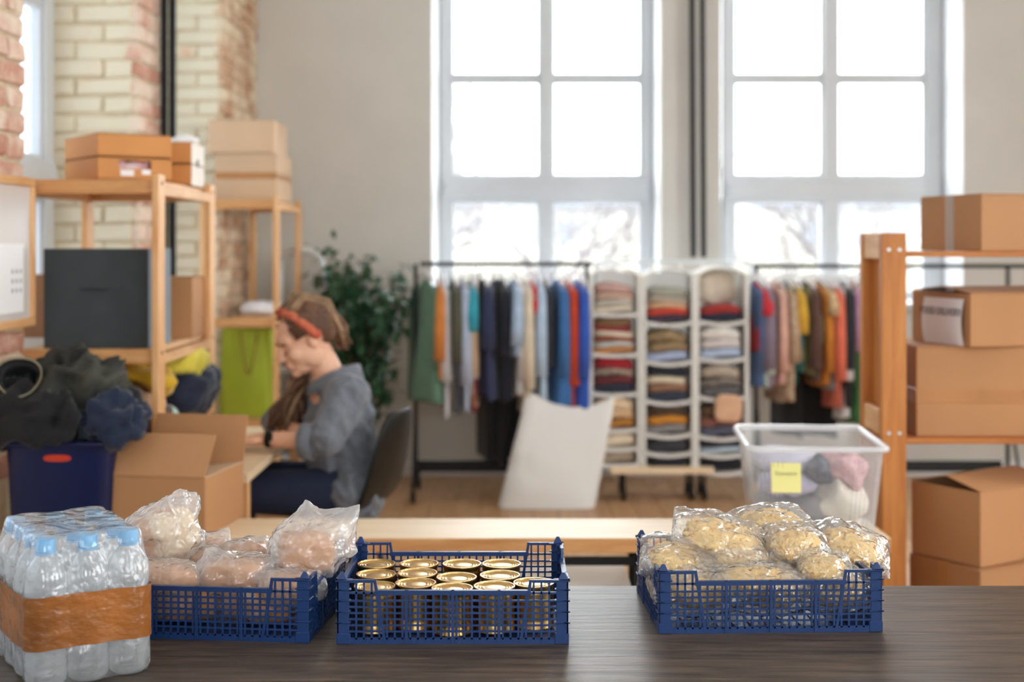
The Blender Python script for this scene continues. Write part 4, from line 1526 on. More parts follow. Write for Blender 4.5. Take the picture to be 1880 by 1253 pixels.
# ------------------------------------------------------------------ clothes racks
RD = 7.75
BARZ = ZZ(485, RD)


def rack(label, x0, x1, d, zbar, lx, wheels=True, base=True):
    t = thing('clothes_rack', label, 'clothes rack', ((x0 + x1) / 2, d, 0), 0, 'black clothes racks')
    w = lambda mb, n: mb.build(n, 'black_metal', t, True, angle=45, world=True)
    w(MB().tube([(x0, d, zbar), (x1, d, zbar)], .0125, 10), 'hanging_bar')
    for x in lx:
        w(MB().tube([(x, d, .11), (x, d, zbar)], .012, 10), 'upright')
        fb = w(MB().tube([(x, d - .24, .10), (x, d + .24, .10)], .013, 10), 'foot_bar')
        w(MB().tube([(x, d - .2, .11), (x, d, .55)], .009, 8), 'brace')
        for y in (d - .22, d + .22):
            k = MB().tube([(x - .012, y, .032), (x + .012, y, .032)], .032, 14)
            k.bb(x - .008, x + .008, y - .008, y + .008, .04, .1)
            nest(w(k, 'caster'), fb)
    if base:
        for y in (d - .1, d + .1):
            w(MB().tube([(lx[0], y, .17), (lx[-1], y, .17)], .016, 10), 'base_rail')
    return t


rack('black clothes rack in front of the left tall window', XX(772, RD), XX(1088, RD), RD, BARZ, (XX(757, RD) + .02, XX(1077, RD)))
rack('black clothes rack in front of the right tall window', XX(1383, RD), XX(1880, RD) + .1, RD, BARZ - .012, (XX(1388, RD), XX(1850, RD)))

hang_me = {}


def hanger_mb():
    b = MB()
    b.tube([(0, .01, .012), (0, .013, .0), (0, .0, -.012), (0, 0, -.05)], .0022, 6)
    b.tube([(0, -.19, -.115), (0, -.1, -.075), (0, 0, -.05), (0, .1, -.075), (0, .19, -.115)], .006, 6)
    return b


hm_ = hanger_mb().mesh('hanger', True)
hm_.materials.append(M['paper'])


def garment(px, d, col, L, hw, yaw, label, group, sleeve=.0, top=0., name='hanging_shirt', flare=1.0, zbar=None):
    z = (BARZ if zbar is None else zbar) + top
    t = thing(name, label, 'garment', (XX(px, d - .17), d, z), R(yaw), group)
    seed = px
    rnd = random.Random(px)
    rings = []
    nlev, n = 22, 36
    ph, kf = rnd.uniform(0, 6), rnd.choice((5, 6, 7))
    for i in range(nlev + 1):
        s = i / nlev
        zz = -.085 - s * L
        if s < .16:
            q = s / .16
            hy = .045 + (.185 - .045) * q ** .8
            hx = .010 + (hw * .42 - .010) * q
        else:
            q = (s - .16) / .84
            hy = .185 + .02 * q * flare
            hx = hw * (.42 + .6 * q ** .8 * flare)
        ring = []
        for j in range(n):
            a = 2 * math.pi * j / n
            fold = 1 + .16 * s * math.sin(kf * a + ph + s * 1.5)
            ring.append((hx * math.copysign(abs(math.cos(a)) ** .7, math.cos(a)) * fold + .012 * s * math.sin(3 * s + ph), hy * math.copysign(abs(math.sin(a)) ** .85, math.sin(a)) * (1 + .04 * math.sin(5 * a + ph)), zz - (.07 * q * 0 if s < .16 else 0) - .01 * s * math.sin(2 * a + ph)))
        rings.append(ring)
    # slope the shoulders
    for i, ring in enumerate(rings):
        s = i / nlev
        rings[i] = [(x, y, zc - max(0, .2 - s) * abs(y) * .9) for x, y, zc in ring]
    MB().loft(rings, True, True).build('garment_body', col, t, True)
    if sleeve:
        for sy in (-1, 1):
            x0 = rnd.uniform(-.4, .4) * hw
            pts = [(0, sy * .13, -.13), (x0 * .5, sy * .185, -.17), (x0, sy * .205, -.17 - sleeve * .5), (x0 * 1.3, sy * .20, -.17 - sleeve)]
            MB().tube(pts, [.016, max(hw * .5, .026), max(hw * .6, .032), max(hw * .6, .034)], 12).build('sleeve', col, t, True)
    obj('hanger', hm_, None, t)
    return t


GL = 'clothes on the left rack'
S = 322.6
left = [  # px, colour, bottom py, half width px, yaw, sleeve length, label
    (779, (98, 134, 112), 736, 18, 24, .42, 'sage green shirt at the left end of the left rack'),
    (804, (206, 128, 58), 690, 6, 6, .36, 'mustard orange top next to the sage green shirt'),
    (813, (204, 204, 208), 760, 6, 4, .48, 'long pale grey shirt beside the mustard top'),
    (829, (82, 82, 66), 685, 9, 8, .38, 'dark olive shirt hanging left of the pale blue one'),
    (840, (84, 86, 98), 756, 6, 3, .5, 'slate grey long garment behind the olive shirt'),
    (848, (176, 188, 210), 746, 8, 6, .5, 'pale blue grey shirt left of the white one'),
    (858, (222, 218, 210), 720, 10, 10, .46, 'off white blouse beside the turquoise top'),
    (864, (52, 158, 180), 622, 6, 6, .2, 'short turquoise top left of the navy shirts'),
    (874, (200, 170, 138), 740, 7, -4, .45, 'tan garment just left of the navy shirts'),
    (871, (170, 36, 44), 752, 4, 4, 0, 'dark red garment hem below the turquoise top'),
    (885, (34, 42, 78), 724, 13, 10, .3, 'navy shirt, leftmost of the dark blue ones'),
    (904, (40, 48, 84), 726, 11, -6, .3, 'navy shirt in the middle of the dark blue ones'),
    (921, (20, 24, 40), 730, 14, 8, .34, 'near black navy shirt, rightmost of the dark ones'),
    (940, (172, 194, 222), 652, 9, 12, .28, 'short pale blue shirt right of the navy ones'),
    (950, (228, 224, 222), 722, 10, 8, .5, 'white striped shirt beside the pale blue one'),
    (965, (218, 204, 182), 750, 9, 6, .52, 'beige long shirt next to the red sleeve'),
    (976, (196, 40, 40), 602, 5, 6, .1, 'short bright red top in the middle of the left rack'),
    (989, (178, 200, 224), 726, 11, 6, .45, 'light blue shirt right of the red top'),
    (1003, (36, 40, 46), 724, 6, 3, .4, 'black garment between two blue shirts'),
    (1022, (58, 110, 170), 742, 17, 14, .45, 'wide denim blue dress on the left rack'),
    (1041, (206, 70, 38), 752, 6, 12, .5, 'long orange red garment between the blue dresses'),
    (1058, (44, 86, 182), 746, 15, 16, .46, 'royal blue shirt near the right end of the left rack'),
    (1073, (160, 162, 176), 700, 6, 3, .4, 'grey garment at the right end of the left rack'),
]
for k, (px, c, bot, hw, yaw, sl, label) in enumerate(left):
    L = (bot - 485) / S - .085
    garment(px, RD + (-.012 if k % 2 else .012), cloth(*c), L, hw / S, yaw, label, GL, min(sl, L * .72), flare=1.3 if k in (0, 19, 21) else .9)
for k, (px, bot) in enumerate(((884, 846), (913, 850), (945, 846))):
    garment(px, RD + .14, cloth(20, 21, 24), (bot - 485) / S - .085, 12 / S, 12 + 4 * k, 'long black garment bag behind the navy shirts, %s of three' % ('leftmost', 'middle', 'rightmost')[k], GL, 0, name='garment_bag', flare=.4)
GR = 'clothes on the right rack'
right = [
    (1389, (84, 112, 158), 702, 10, 10, .44, 'denim blue shirt at the left end of the right rack'),
    (1394, (198, 48, 58), 642, 8, 14, .1, 'short red top on the right rack beside the denim shirt'),
    (1399, (200, 218, 204), 706, 8, 8, .45, 'mint green garment on the right rack'),
    (1409, (130, 116, 134), 706, 7, 5, .4, 'mauve grey top right of the mint garment'),
    (1424, (222, 176, 160), 700, 13, 14, .46, 'salmon pink shirt on the right rack'),
    (1443, (190, 172, 150), 732, 11, 10, .36, 'beige printed shirt right of the pink one'),
    (1457, (28, 84, 80), 700, 7, 4, .42, 'dark teal garment on the right rack'),
    (1463, (206, 160, 50), 652, 5, 6, .2, 'thin mustard garment beside the teal one'),
    (1477, (142, 138, 92), 682, 14, 14, .26, 'khaki green shirt in the middle of the right rack'),
    (1492, (86, 58, 48), 692, 7, 4, .4, 'dark brown garment right of the khaki shirt'),
    (1505, (206, 130, 48), 702, 9, 12, .42, 'ochre orange garment on the right rack'),
    (1514, (232, 208, 162), 622, 9, 14, .1, 'short cream floral top over the ochre garment'),
    (1524, (150, 152, 156), 708, 12, 10, .3, 'mid grey shirt on the right rack'),
    (1537, (220, 110, 84), 742, 6, 4, .46, 'coral garment between grey and white ones'),
    (1546, (220, 220, 224), 762, 8, 8, .46, 'white striped garment right of the coral one'),
    (1554, (34, 36, 42), 742, 8, 6, .4, 'black shirt left of the green jacket'),
    (1562, (60, 106, 58), 772, 12, 12, .5, 'dark green jacket near the wooden post'),
    (1571, (186, 140, 172), 680, 6, 5, .3, 'pinkish purple top right of the green jacket'),
    (1580, (226, 168, 42), 742, 9, 8, .2, 'mustard yellow shirt beside the wooden post'),
    (1592, (112, 36, 62), 772, 7, 3, .4, 'maroon garment half hidden by the wooden post'),
    (1606, (60, 62, 80), 742, 9, 5, .4, 'dark slate garment behind the wooden post'),
]
for k, (px, c, bot, hw, yaw, sl, label) in enumerate(right):
    L = (bot - 488) / S - .085
    pat = (160, 120, 90, 40) if 'floral' in label or 'printed' in label else None
    garment(px, RD + (-.012 if k % 2 else .012), cloth(*c, pat), L, hw / S, yaw, label, GR, min(sl, L * .72), zbar=BARZ - .012)
for k, (px, bot) in enumerate(((1456, 800), (1512, 800))):
    garment(px, RD + .14, cloth(18, 19, 22), (bot - 485) / S - .085, 14 / S, 14 + 8 * k, 'long black garment bag behind the right rack clothes, %s one' % ('left', 'right')[k], GR, 0, name='garment_bag', flare=.4, zbar=BARZ - .012)

# ------------------------------------------------------------------ hanging fabric organisers with folded clothes
OD = 7.62
orgs = [
    ('left', 1083, 1174, [490, 574, 648, 720, 786, 820, 850], [
        [('dusty pink', (196, 158, 150)), ('salmon', (212, 178, 158)), ('oatmeal', (198, 192, 180)), ('cream', (222, 210, 190))],
        [('brown', (128, 96, 66)), ('dark red', (150, 50, 50)), ('cream', (232, 218, 196)), ('rust', (150, 84, 60)), ('pale grey', (206, 208, 204)), ('orange tan', (206, 142, 84))],
        [('crimson', (160, 30, 40)), ('beige print', (186, 166, 150)), ('maroon', (110, 40, 44)), ('navy', (40, 44, 66))],
        [('sand', (226, 200, 166)), ('tan', (214, 180, 140)), ('brown gold', (176, 120, 50))],
        [('ivory', (226, 210, 184))],
        [('taupe', (166, 150, 130))]]),
    ('middle', 1180, 1273, [492, 589, 661, 733, 794, 828, 860], [
        [('grey green', (164, 164, 152)), ('taupe', (188, 176, 160)), ('peach', (214, 172, 136)), ('scarlet', (206, 66, 48)), ('plum', (70, 50, 70))],
        [('camouflage', (176, 150, 112)), ('khaki', (150, 126, 92)), ('light blue', (170, 182, 212))],
        [('black', (34, 36, 48)), ('cream', (220, 206, 180)), ('brown', (150, 110, 86)), ('dark blue', (50, 58, 78))],
        [('dark brown', (80, 62, 48)), ('amber', (206, 136, 44)), ('grey', (136, 134, 134))],
        [('charcoal', (58, 60, 66))],
        [('black', (32, 34, 44))]]),
    ('right', 1277, 1371, [490, 587, 655, 726, 798, 830, 862], [
        [('cranberry', (160, 46, 42)), ('navy', (34, 40, 64))],
        [('white', (228, 224, 218)), ('pale stripe', (214, 206, 204)), ('sky blue', (178, 194, 220))],
        [('stone', (180, 166, 150)), ('grey print', (150, 140, 132)), ('dark grey', (100, 98, 98))],
        [('umber', (110, 84, 64)), ('rose brown', (150, 100, 88)), ('slate', (90, 92, 110))],
        [('dark slate', (46, 52, 62)), ('ice blue', (190, 206, 218))],
        [('black', (26, 28, 36))]]),
]
fold_cache = {}
tiern = ['top', 'second', 'third', 'fourth', 'fifth', 'lowest']
for oname, pa, pb, ys, tiers in orgs:
    xa, xb = XX(pa, OD), XX(pb, OD)
    W = xb - xa
    xc = (xa + xb) / 2
    zs = [ZZ(y, OD) for y in ys]
    t = thing('hanging_organizer', 'white fabric hanging organizer with six tiers, %s of the three' % ('middle one' if oname == 'middle' else oname + ' one'), 'organizer', (xc, OD, zs[-1]), 0, 'white fabric organizers between the racks')
    for x in (xa + .004, xb - .004):
        MB().bb(x - .004, x + .004, OD - .03, OD + .26, zs[-1] - .01, zs[0] - .04).build('side_panel', 'org', t, world=True, bevel=.002, seg=1)
        MB().bb(x - .011, x + .011, OD - .034, OD - .022, zs[-1] - .01, zs[0] - .04).build('side_edge', 'org', t, world=True, bevel=.003, seg=1)
    MB().bb(xa, xb, OD + .255, OD + .26, zs[-1], zs[0] - .03).build('back_panel', 'org', t, world=True)
    # arched top
    top = MB()
    rg = []
    for k in range(13):
        s = k / 12
        zt_ = zs[0] - .05 + .045 * math.sin(math.pi * s)
        rg.append([(xa + W * s, OD - .03, zt_), (xa + W * s, OD + .26, zt_), (xa + W * s, OD + .26, zt_ + .008), (xa + W * s, OD - .03, zt_ + .008)])
    top.loft(rg).build('top_panel', 'org', t, world=True)
    for k in (-.3, .3):
        MB().tube([(xc + k * W, OD + .12, zs[0] - .02), (xc + k * W, OD + .13, BARZ + .012)], .006, 6).build('hook_strap', 'org', t, world=True)
    for ti, z in enumerate(zs[1:]):
        rg = []
        sag = .018 if oname != 'left' else .008
        for k in range(13):
            s = k / 12
            zt_ = z - sag * math.sin(math.pi * s)
            rg.append([(xa + .006 + (W - .012) * s, OD - .034, zt_ - .018), (xa + .006 + (W - .012) * s, OD + .255, zt_ - .008), (xa + .006 + (W - .012) * s, OD + .255, zt_), (xa + .006 + (W - .012) * s, OD - .034, zt_)])
        MB().loft(rg).build('shelf', 'org', t, world=True)
        items = tiers[ti][::-1]
        avail = zs[ti] - z - (.075 if ti == 0 else .03)
        hh = min(.05, avail / max(1, len(items)) * (.92 if ti else .8))
        if ti == 0 and oname == 'right':
            hh = .035
        zc_ = z - .5 * sag + .004
        for k, (cn, c) in enumerate(items):
            pos_ = 'only' if len(items) == 1 else ('bottom' if k == 0 else ('uppermost' if k == len(items) - 1 else ordn[k] + ' from bottom'))
            b = blob_mb((W * .43, .115, hh * .52), k + ti * 7 + pa, .25, 16, .45, 28, 16)
            crown = .02 if k == len(items) - 1 else .0
            b.move(lambda v: Vector((v.x * (1 - .08 * (k / max(1, len(items)))), v.y, v.z + crown * (1 - (v.x / (W * .43)) ** 2) * (1 if v.z > 0 else 0) + .006 * math.sin(v.x * 22 + k))))
            pat = (c[0] * .5, c[1] * .5, c[2] * .5, 26) if 'print' in cn or 'camou' in cn else None
            o = b.build('folded_garment', cloth(*c, pat), None, True)
            o.location = (xc + random.uniform(-.006, .006), OD + .10, zc_ + hh * .5 + k * hh)
            tag(o, '%s folded garment, %s in the %s tier of the %s organizer' % (cn, pos_, tiern[ti], oname), 'garment', 'folded clothes in the organizers')
o = bundle('bonnet_hat', 'cream rounded pillow in the top tier of the right organizer', Vector((XX(1323, OD), OD + .15, ZZ(520, OD) - .03)), (.11, .07, .10), cloth(222, 212, 194), 61, .2, 7, cat='pillow')
o = bundle('draped_top', 'peach top draped over the fourth tier edge of the right organizer', Vector((XX(1335, OD), OD - .052, ZZ(748, OD))), (.075, .012, .075), cloth(222, 178, 146), 62, .3, 9, (0, 4, 0), group='folded clothes in the organizers', e=.5)
# wheeled shelf base below the organisers
t = thing('wheeled_shelf', 'low pale wooden shelf on casters under the organizers', 'shelf', (XX(1190, OD), OD, 0))
MB().bb(XX(1120, OD), XX(1308, OD), OD - .06, OD + .28, ZZ(868, OD), ZZ(856, OD)).build('board', 'bench', t, bevel=.004, world=True)
for px in (1145, 1270, 1293):
    for y in (OD, OD + .2):
        x = XX(px, OD)
        MB().tube([(x - .012, y, .034), (x + .012, y, .034)], .034, 14).bb(x - .01, x + .01, y - .01, y + .01, .05, ZZ(868, OD)).build('caster', 'black_metal', t, world=True)
# crossbar the organisers hang from
t = thing('organizer_rail', 'grey steel rail holding the three white organizers', 'rail', (XX(1225, OD), OD + .13, 0))
MB().tube([(XX(1092, RD), OD + .13, BARZ + .012), (XX(1380, RD), OD + .13, BARZ + .012)], .009, 8).build('bar', 'alu', t, world=True)
for px in (1094, 1378):
    MB().tube([(XX(px, RD), OD + .13, 0), (XX(px, RD), OD + .13, BARZ + .012)], .011, 8).build('upright', 'alu', t, world=True)

# ------------------------------------------------------------------ big white sack on the floor
bd_ = 7.45
t = thing('white_sack', 'large white plastic sack standing open on the floor before the racks', 'sack', (XX(1010, bd_), bd_, 0))
bl, br_ = XX(916, bd_), XX(1092, bd_)
tl, tr_ = XX(966, bd_ + .05), XX(1134, bd_)
rings = []
for i in range(21):
    s = i / 20
    ring = []
    for j in range(64):
        a = 2 * math.pi * j / 64
        cx_, cy_ = math.copysign(abs(math.cos(a)) ** .4, math.cos(a)), math.copysign(abs(math.sin(a)) ** .5, math.sin(a))
        x = (bl + (tl - bl) * s) * (.5 - .5 * cx_) + (br_ + (tr_ - br_) * s) * (.5 + .5 * cx_)
        dep = .13 * (1 - .75 * s) + .03 * math.sin(math.pi * s)
        y = bd_ + .02 + .10 * s + cy_ * dep
        uu_ = (x - (bl + (tl - bl) * s)) / ((br_ - bl) + ((tr_ - br_) - (tl - bl)) * s)
        ztop = ZZ(728, bd_) - .075 * max(0, math.sin(math.pi * min(1, max(0, (uu_ - .1) / .9)))) ** .8 - (.012 if cy_ > 0 else .0)
        z = .004 + (ztop - .004) * s
        v = Vector((x, y, z))
        k = fbm(v, 4, 4)
        ring.append(v + Vector((.012 * k * s, .03 * k * math.sin(math.pi * min(1, s + .1)), 0)))
    rings.append(ring)
MB().loft(rings, True, False).build('sack_body', 'bagwhite', t, True, angle=50, world=True)
MB().tube([Vector(p) for p in rings[-1]] + [Vector(rings[-1][0])], .004, 6, False).build('hem', 'bagwhite', t, True, world=True)

# ------------------------------------------------------------------ step ladder
ld = 8.02
t = thing('step_ladder', 'silver aluminium step ladder leaning behind the pine shelf posts', 'ladder', (XX(575, ld), ld, 0))
rail = []
pl, pr = P(516, 500, ld), P(594, 500, ld)
fl_, fr_ = Vector((XX(498, ld), ld - .12, .01)), Vector((XX(690, ld), ld - .12, .01))
arc = [fl_, pl]
for k in range(1, 8):
    a = math.pi * (1 - k / 8)
    arc.append(Vector(((pl.x + pr.x) / 2 + (pr.x - pl.x) / 2 * math.cos(a), ld, pl.z + .13 * math.sin(a) ** .7)))
arc += [pr, P(625, 655, ld) + Vector((0, -.05, 0)), fr_]
MB().tube(arc, .021, 10).build('front_rail', 'alu', t, True, world=True)
for k in range(4):
    s = .25 + .2 * k
    a, b_ = pl.lerp(fl_, s), arc[-3].lerp(fr_, s)
    MB().bb(a.x, b_.x, a.y - .03, a.y + .05, a.z - .012, a.z + .012).build('step', 'alu', t, bevel=.003, world=True)
for p, q in ((pl, fl_), (pr, fr_)):
    MB().tube([p + Vector((0, .015, -.05)), Vector((q.x * .6 + p.x * .4, ld + .33, .01))], .011, 8).build('rear_leg', 'alu', t, True, world=True)

# ------------------------------------------------------------------ ficus
fx, fd = XX(650, 7.85), 7.9
t = thing('potted_ficus', 'leafy green ficus tree in a pot against the beige wall', 'plant', (fx, fd, 0))
MB().lathe([(.11, 0), (.125, .02), (.15, .26), (.16, .27), (.16, .30), (.145, .30), (.14, .27)], 28).build('pot', 'pot', t, True, angle=40)
MB().lathe([(.138, .265), (.01, .27)], 20).build('soil', 'soil', t)
rnd = random.Random(3)
tw, lv_ = MB(), MB()
clusters = []


def leaf(mb, p, d, up, L, wd):
    d = d.normalized()
    s = d.cross(up)
    if s.length < .01:
        s = d.orthogonal()
    s.normalize()
    n = s.cross(d)
    mb.add([p, p + d * L * .35 + s * wd - n * wd * .25, p + d * L * .75 + s * wd * .7 - n * wd * .5, p + d * L - n * wd * .9, p + d * L * .75 - s * wd * .7 - n * wd * .5, p + d * L * .35 - s * wd - n * wd * .25, p + d * L * .5 - n * wd * .05],
           [(0, 1, 6), (1, 2, 6), (2, 3, 6), (3, 4, 6), (4, 5, 6), (5, 0, 6)])


targets = [(612, 500), (640, 470), (600, 460), (665, 490), (690, 520), (720, 510), (735, 545), (700, 560), (640, 540), (610, 560), (660, 580), (690, 600), (650, 620), (670, 640), (640, 660), (690, 680),
           (720, 690), (665, 700), (640, 600), (715, 575), (745, 580), (620, 520), (655, 520), (675, 545), (735, 500), (600, 610), (685, 735), (590, 500), (632, 495), (648, 560), (668, 610), (705, 640)]
base = Vector((0, 0, .27))
for k, (px, py) in enumerate(targets):
    d = fd + rnd.uniform(-.22, .16)
    tgt = P(px, py, d) - Vector((fx, fd, 0))
    mid = Vector((tgt.x * .25, tgt.y * .3, .27 + (tgt.z - .27) * .6))
    tw.tube([base + Vector((rnd.uniform(-.03, .03), rnd.uniform(-.03, .03), 0)), mid, tgt], [.010, .006, .002], 5, False)
    for j in range(40):
        s = rnd.random() ** .6
        p = mid.lerp(tgt, .35 + .65 * s) + Vector((rnd.gauss(0, .05), rnd.gauss(0, .05), rnd.gauss(0, .05)))
        dd = Vector((rnd.uniform(-1, 1), rnd.uniform(-1, .6), rnd.uniform(-1.1, .3)))
        leaf(lv_, p, dd, Vector((rnd.uniform(-.4, .4), rnd.uniform(-.4, .4), 1)), rnd.uniform(.055, .09), rnd.uniform(.015, .023))
tw.build('stems', 'bark', t, True)
o = lv_.build('foliage', 'leaf', t, True)
o['kind'] = 'stuff'

# ------------------------------------------------------------------ desk and chair
t = thing('work_desk', 'small wooden desk the seated person leans on', 'desk', (-1.0, 4.95, 0))
MB().bb(-.155, .16, -.62, .52, .672, .70).build('desktop', 'bench', t, bevel=.003)
for x in (-.13, .135):
    for y in (-.58, .48):
        MB().bb(x - .02, x + .02, y - .02, y + .02, 0, .672).build('leg', 'pine', t, bevel=.002, seg=1)
MB().bb(-.11, .115, -.58, -.56, .60, .672).build('apron', 'pine_h', t)
t.location.x = -.998
chx = XX(715, 5.0)
t = thing('shell_chair', 'black plastic shell chair behind the person in the grey shirt', 'chair', (chx - .225, 5.04, 0), R(-14))
rg = []
prof = [(-.22, .455, .20), (-.20, .445, .215), (-.05, .43, .225), (.10, .432, .22), (.19, .46, .215), (.235, .53, .215), (.262, .62, .212), (.285, .72, .20), (.30, .80, .165), (.304, .835, .10)]
for x, z, hy in prof:
    rg.append([(x - .03 * (abs(s) ** 2) * (1 if z > .47 else 0), s * hy, z + (.03 * abs(s) ** 2 if z < .5 else 0)) for s in [-1 + 2 * k / 12 for k in range(13)]])
n = 13
mb = MB()
vs = [Vector(v) for r_ in rg for v in r_]
fs = [(i * n + j, i * n + j + 1, (i + 1) * n + j + 1, (i + 1) * n + j) for i in range(len(rg) - 1) for j in range(n - 1)]
mb.add(vs, fs)
o = mb.build('seat_shell', 'black_plastic', t, True)
sm = o.modifiers.new('thickness', 'SOLIDIFY'); sm.thickness = .012
sb = o.modifiers.new('smooth', 'SUBSURF'); sb.levels = 1; sb.render_levels = 1
for x in (-.15, .15):
    for y in (-.16, .16):
        MB().tube([(x * .7, y * .7, .43), (x * 1.35, y * 1.25, .0)], .012, 8).build('leg', 'black_metal', t, True)

# ------------------------------------------------------------------ the person at the desk
def remeshed(mb, name, m, parent, voxel, smooth=6, factor=.5, post=None):
    me = mb.mesh(name)
    o = bpy.data.objects.new(name, me)
    COL.objects.link(o)
    rm = o.modifiers.new('r', 'REMESH'); rm.mode = 'VOXEL'; rm.voxel_size = voxel
    s = o.modifiers.new('s', 'SMOOTH'); s.iterations = smooth; s.factor = factor
    bpy.context.view_layer.update()
    ev = o.evaluated_get(bpy.context.evaluated_depsgraph_get())
    out = bpy.data.meshes.new_from_object(ev)
    bpy.data.objects.remove(o)
    if post:
        for v in out.vertices:
            v.co = post(v.co.copy())
    out.polygons.foreach_set('use_smooth', [True] * len(out.polygons))
    out.materials.clear()
    return obj(name, out, m, parent, True)


wd = 5.0
hips = Vector((XX(642, wd), wd, .52))
W = thing('person', 'person in a grey shirt and red headband leaning over the small desk', 'person', (hips.x, wd, 0))
chest = P(618, 775, wd)
shb = P(616, 712, wd)
neck0 = P(603, 695, wd)
hc = P(557, 622, wd - .03)                       # head centre
fwd = Vector((-math.cos(R(27)), -math.sin(R(27)), 0))
side = Vector((-fwd.y, fwd.x, 0))                # her left
pit = R(24)
hf = (fwd * math.cos(pit) + Vector((0, 0, -1)) * math.sin(pit)).normalized()
hu = (Vector((0, 0, 1)) * math.cos(pit) + fwd * math.sin(pit)).normalized()
hs = hu.cross(hf).normalized()
HM = Matrix((hf, hs, hu)).transposed()
HS = 1.03


def H(x, y, z):
    return hc + HM @ (Vector((x, y, z)) * HS)


def hell(mb, c, r, nu=20, nv=12):
    mb.ell(H(*c), [a * HS for a in r], nu, nv, HM)


body = MB()
hell(body, (-.018, 0, .035), (.098, .076, .085), 28, 18)
hell(body, (.022, 0, -.03), (.066, .062, .085))
hell(body, (.042, 0, -.082), (.042, .042, .034))
hell(body, (.070, 0, -.100), (.020, .022, .016))
hell(body, (.066, 0, .025), (.026, .052, .030))
for s in (-1, 1):
    hell(body, (.056, s * .036, -.03), (.030, .024, .028))
    hell(body, (.000, s * .052, -.062), (.042, .014, .035))
    hell(body, (-.008, s * .077, -.008), (.018, .008, .031))
    hell(body, (.088, s * .011, -.040), (.011, .008, .008))
body.cap(H(.083, 0, .012), H(.104, 0, -.034), .0085 * HS, .0125 * HS)
hell(body, (.088, 0, -.062), (.011, .021, .0065))
hell(body, (.086, 0, -.074), (.011, .018, .0075))
body.cap(H(-.03, 0, -.06), neck0 + Vector((.01, 0, -.01)), .052, .058, 16)
body.cap(neck0 + Vector((-.01, 0, -.03)), chest, .062, .105, 16)
body.cap(chest, hips, .105, .105, 16)
# arms
lS, lE, lW = P(634, 727, 4.83), P(592, 812, 4.74), P(486, 806, 4.80)
rS, rE, rW = P(604, 722, 5.17), P(508, 778, 5.16), P(548, 793, 4.93)
for S_, E_, W_ in ((lS, lE, lW), (rS, rE, rW)):
    body.cap(shb + Vector((0, 0, -.03)), S_ + Vector((0, 0, -.02)), .045, .045)
    body.cap(S_, E_, .05, .042)
    body.cap(E_, W_, .040, .026)


def hand(mb, wrist, d, up, thumb_side, curl):
    d = d.normalized()
    s = d.cross(up).normalized()
    n = s.cross(d)
    pc = wrist + d * .05
    m = Matrix((d, s, n)).transposed()
    mb.ell(pc, (.052, .040, .017), 16, 10, m, .8)
    mb.cap(wrist - d * .02, pc, .025, .022)
    for k, (off, L) in enumerate(((-.030, .058), (-.010, .072), (.010, .076), (.029, .068))):
        off = off * -thumb_side
        a = wrist + d * .092 + s * off
        p1 = a + (d * math.cos(curl * .5) - n * math.sin(curl * .5)) * L * .45
        p2 = p1 + (d * math.cos(curl * 1.3) - n * math.sin(curl * 1.3)) * L * .32
        p3 = p2 + (d * math.cos(curl * 2.0) - n * math.sin(curl * 2.0)) * L * .26
        mb.cap(a - d * .02, p1, .0105, .0095, 8)
        mb.cap(p1, p2, .0095, .0085, 8)
        mb.cap(p2, p3, .0085, .007, 8)
    a = wrist + d * .03 + s * .030 * thumb_side
    p1 = a + (d * .7 + s * thumb_side * .6 - n * .2).normalized() * .042
    p2 = p1 + (d * .95 + s * thumb_side * .1 - n * .3).normalized() * .034
    mb.cap(a - d * .01, p1, .014, .0115, 8)
    mb.cap(p1, p2, .0115, .0085, 8)


hand(body, lW, Vector((-1, .12, -.12)), Vector((0, 0, 1)), -1 if False else 1, .5)
hand(body, rW, Vector((.75, -.62, -.05)), Vector((0, 0, 1)), -1, .35)
remeshed(body, 'body', 'skin', W, .0042, 5, .5)

# facial features
for s in (-1, 1):
    MB().tube([H(.089, s * .018, .012), H(.090, s * .03, .019), H(.079, s * .048, .015)], [.003, .004, .002], 6).build('eyebrow', 'brow', W, True, world=True)
    MB().tube([H(.0885, s * .019, -.0125), H(.0895, s * .031, -.0165), H(.081, s * .045, -.011)], [.0018, .0026, .0016], 6).build('eyelashes', 'brow', W, True, world=True)
lp = MB()
lp.tube([H(.0865, -.021, -.069), H(.097, -.008, -.0645), H(.0985, 0, -.0655), H(.097, .008, -.0645), H(.0865, .021, -.069)], [.0015, .0045, .004, .0045, .0015], 8)
lp.tube([H(.0865, -.02, -.0695), H(.096, 0, -.0735), H(.0865, .02, -.0695)], [.0015, .0052, .0015], 8)
lp.build('lips', 'lips', W, True, world=True)

# shirt
sh = MB()
sh.cap(shb + Vector((.012, 0, -.02)), chest + Vector((.012, 0, 0)), .10, .128, 20)
sh.cap(chest + Vector((.012, 0, 0)), hips + Vector((.0, 0, -.01)), .130, .132, 20)
sh.cap(hips + Vector((.02, -.11, .02)), hips + Vector((.035, .11, .02)), .095, .095, 16)
for S_, k in ((lS, -1), (rS, 1)):
    sh.cap(neck0 + Vector((.03, .05 * k, -.045)), S_ + Vector((.01, 0, 0)), .058, .076, 16)
sh.cap(lS + Vector((.01, 0, 0)), lE + Vector((.012, -.0, .012)), .080, .066, 18)
sh.cap(lE + Vector((.012, 0, .01)), lE.lerp(lW, .18), .062, .056, 18)
sh.cap(rS, rE, .076, .062, 16)
sh.cap(rE, rE.lerp(rW, .2), .056, .052, 16)
sh.cap(hips + Vector((.01, -.11, -.02)), hips + Vector((.02, -.13, -.06)), .07, .05)


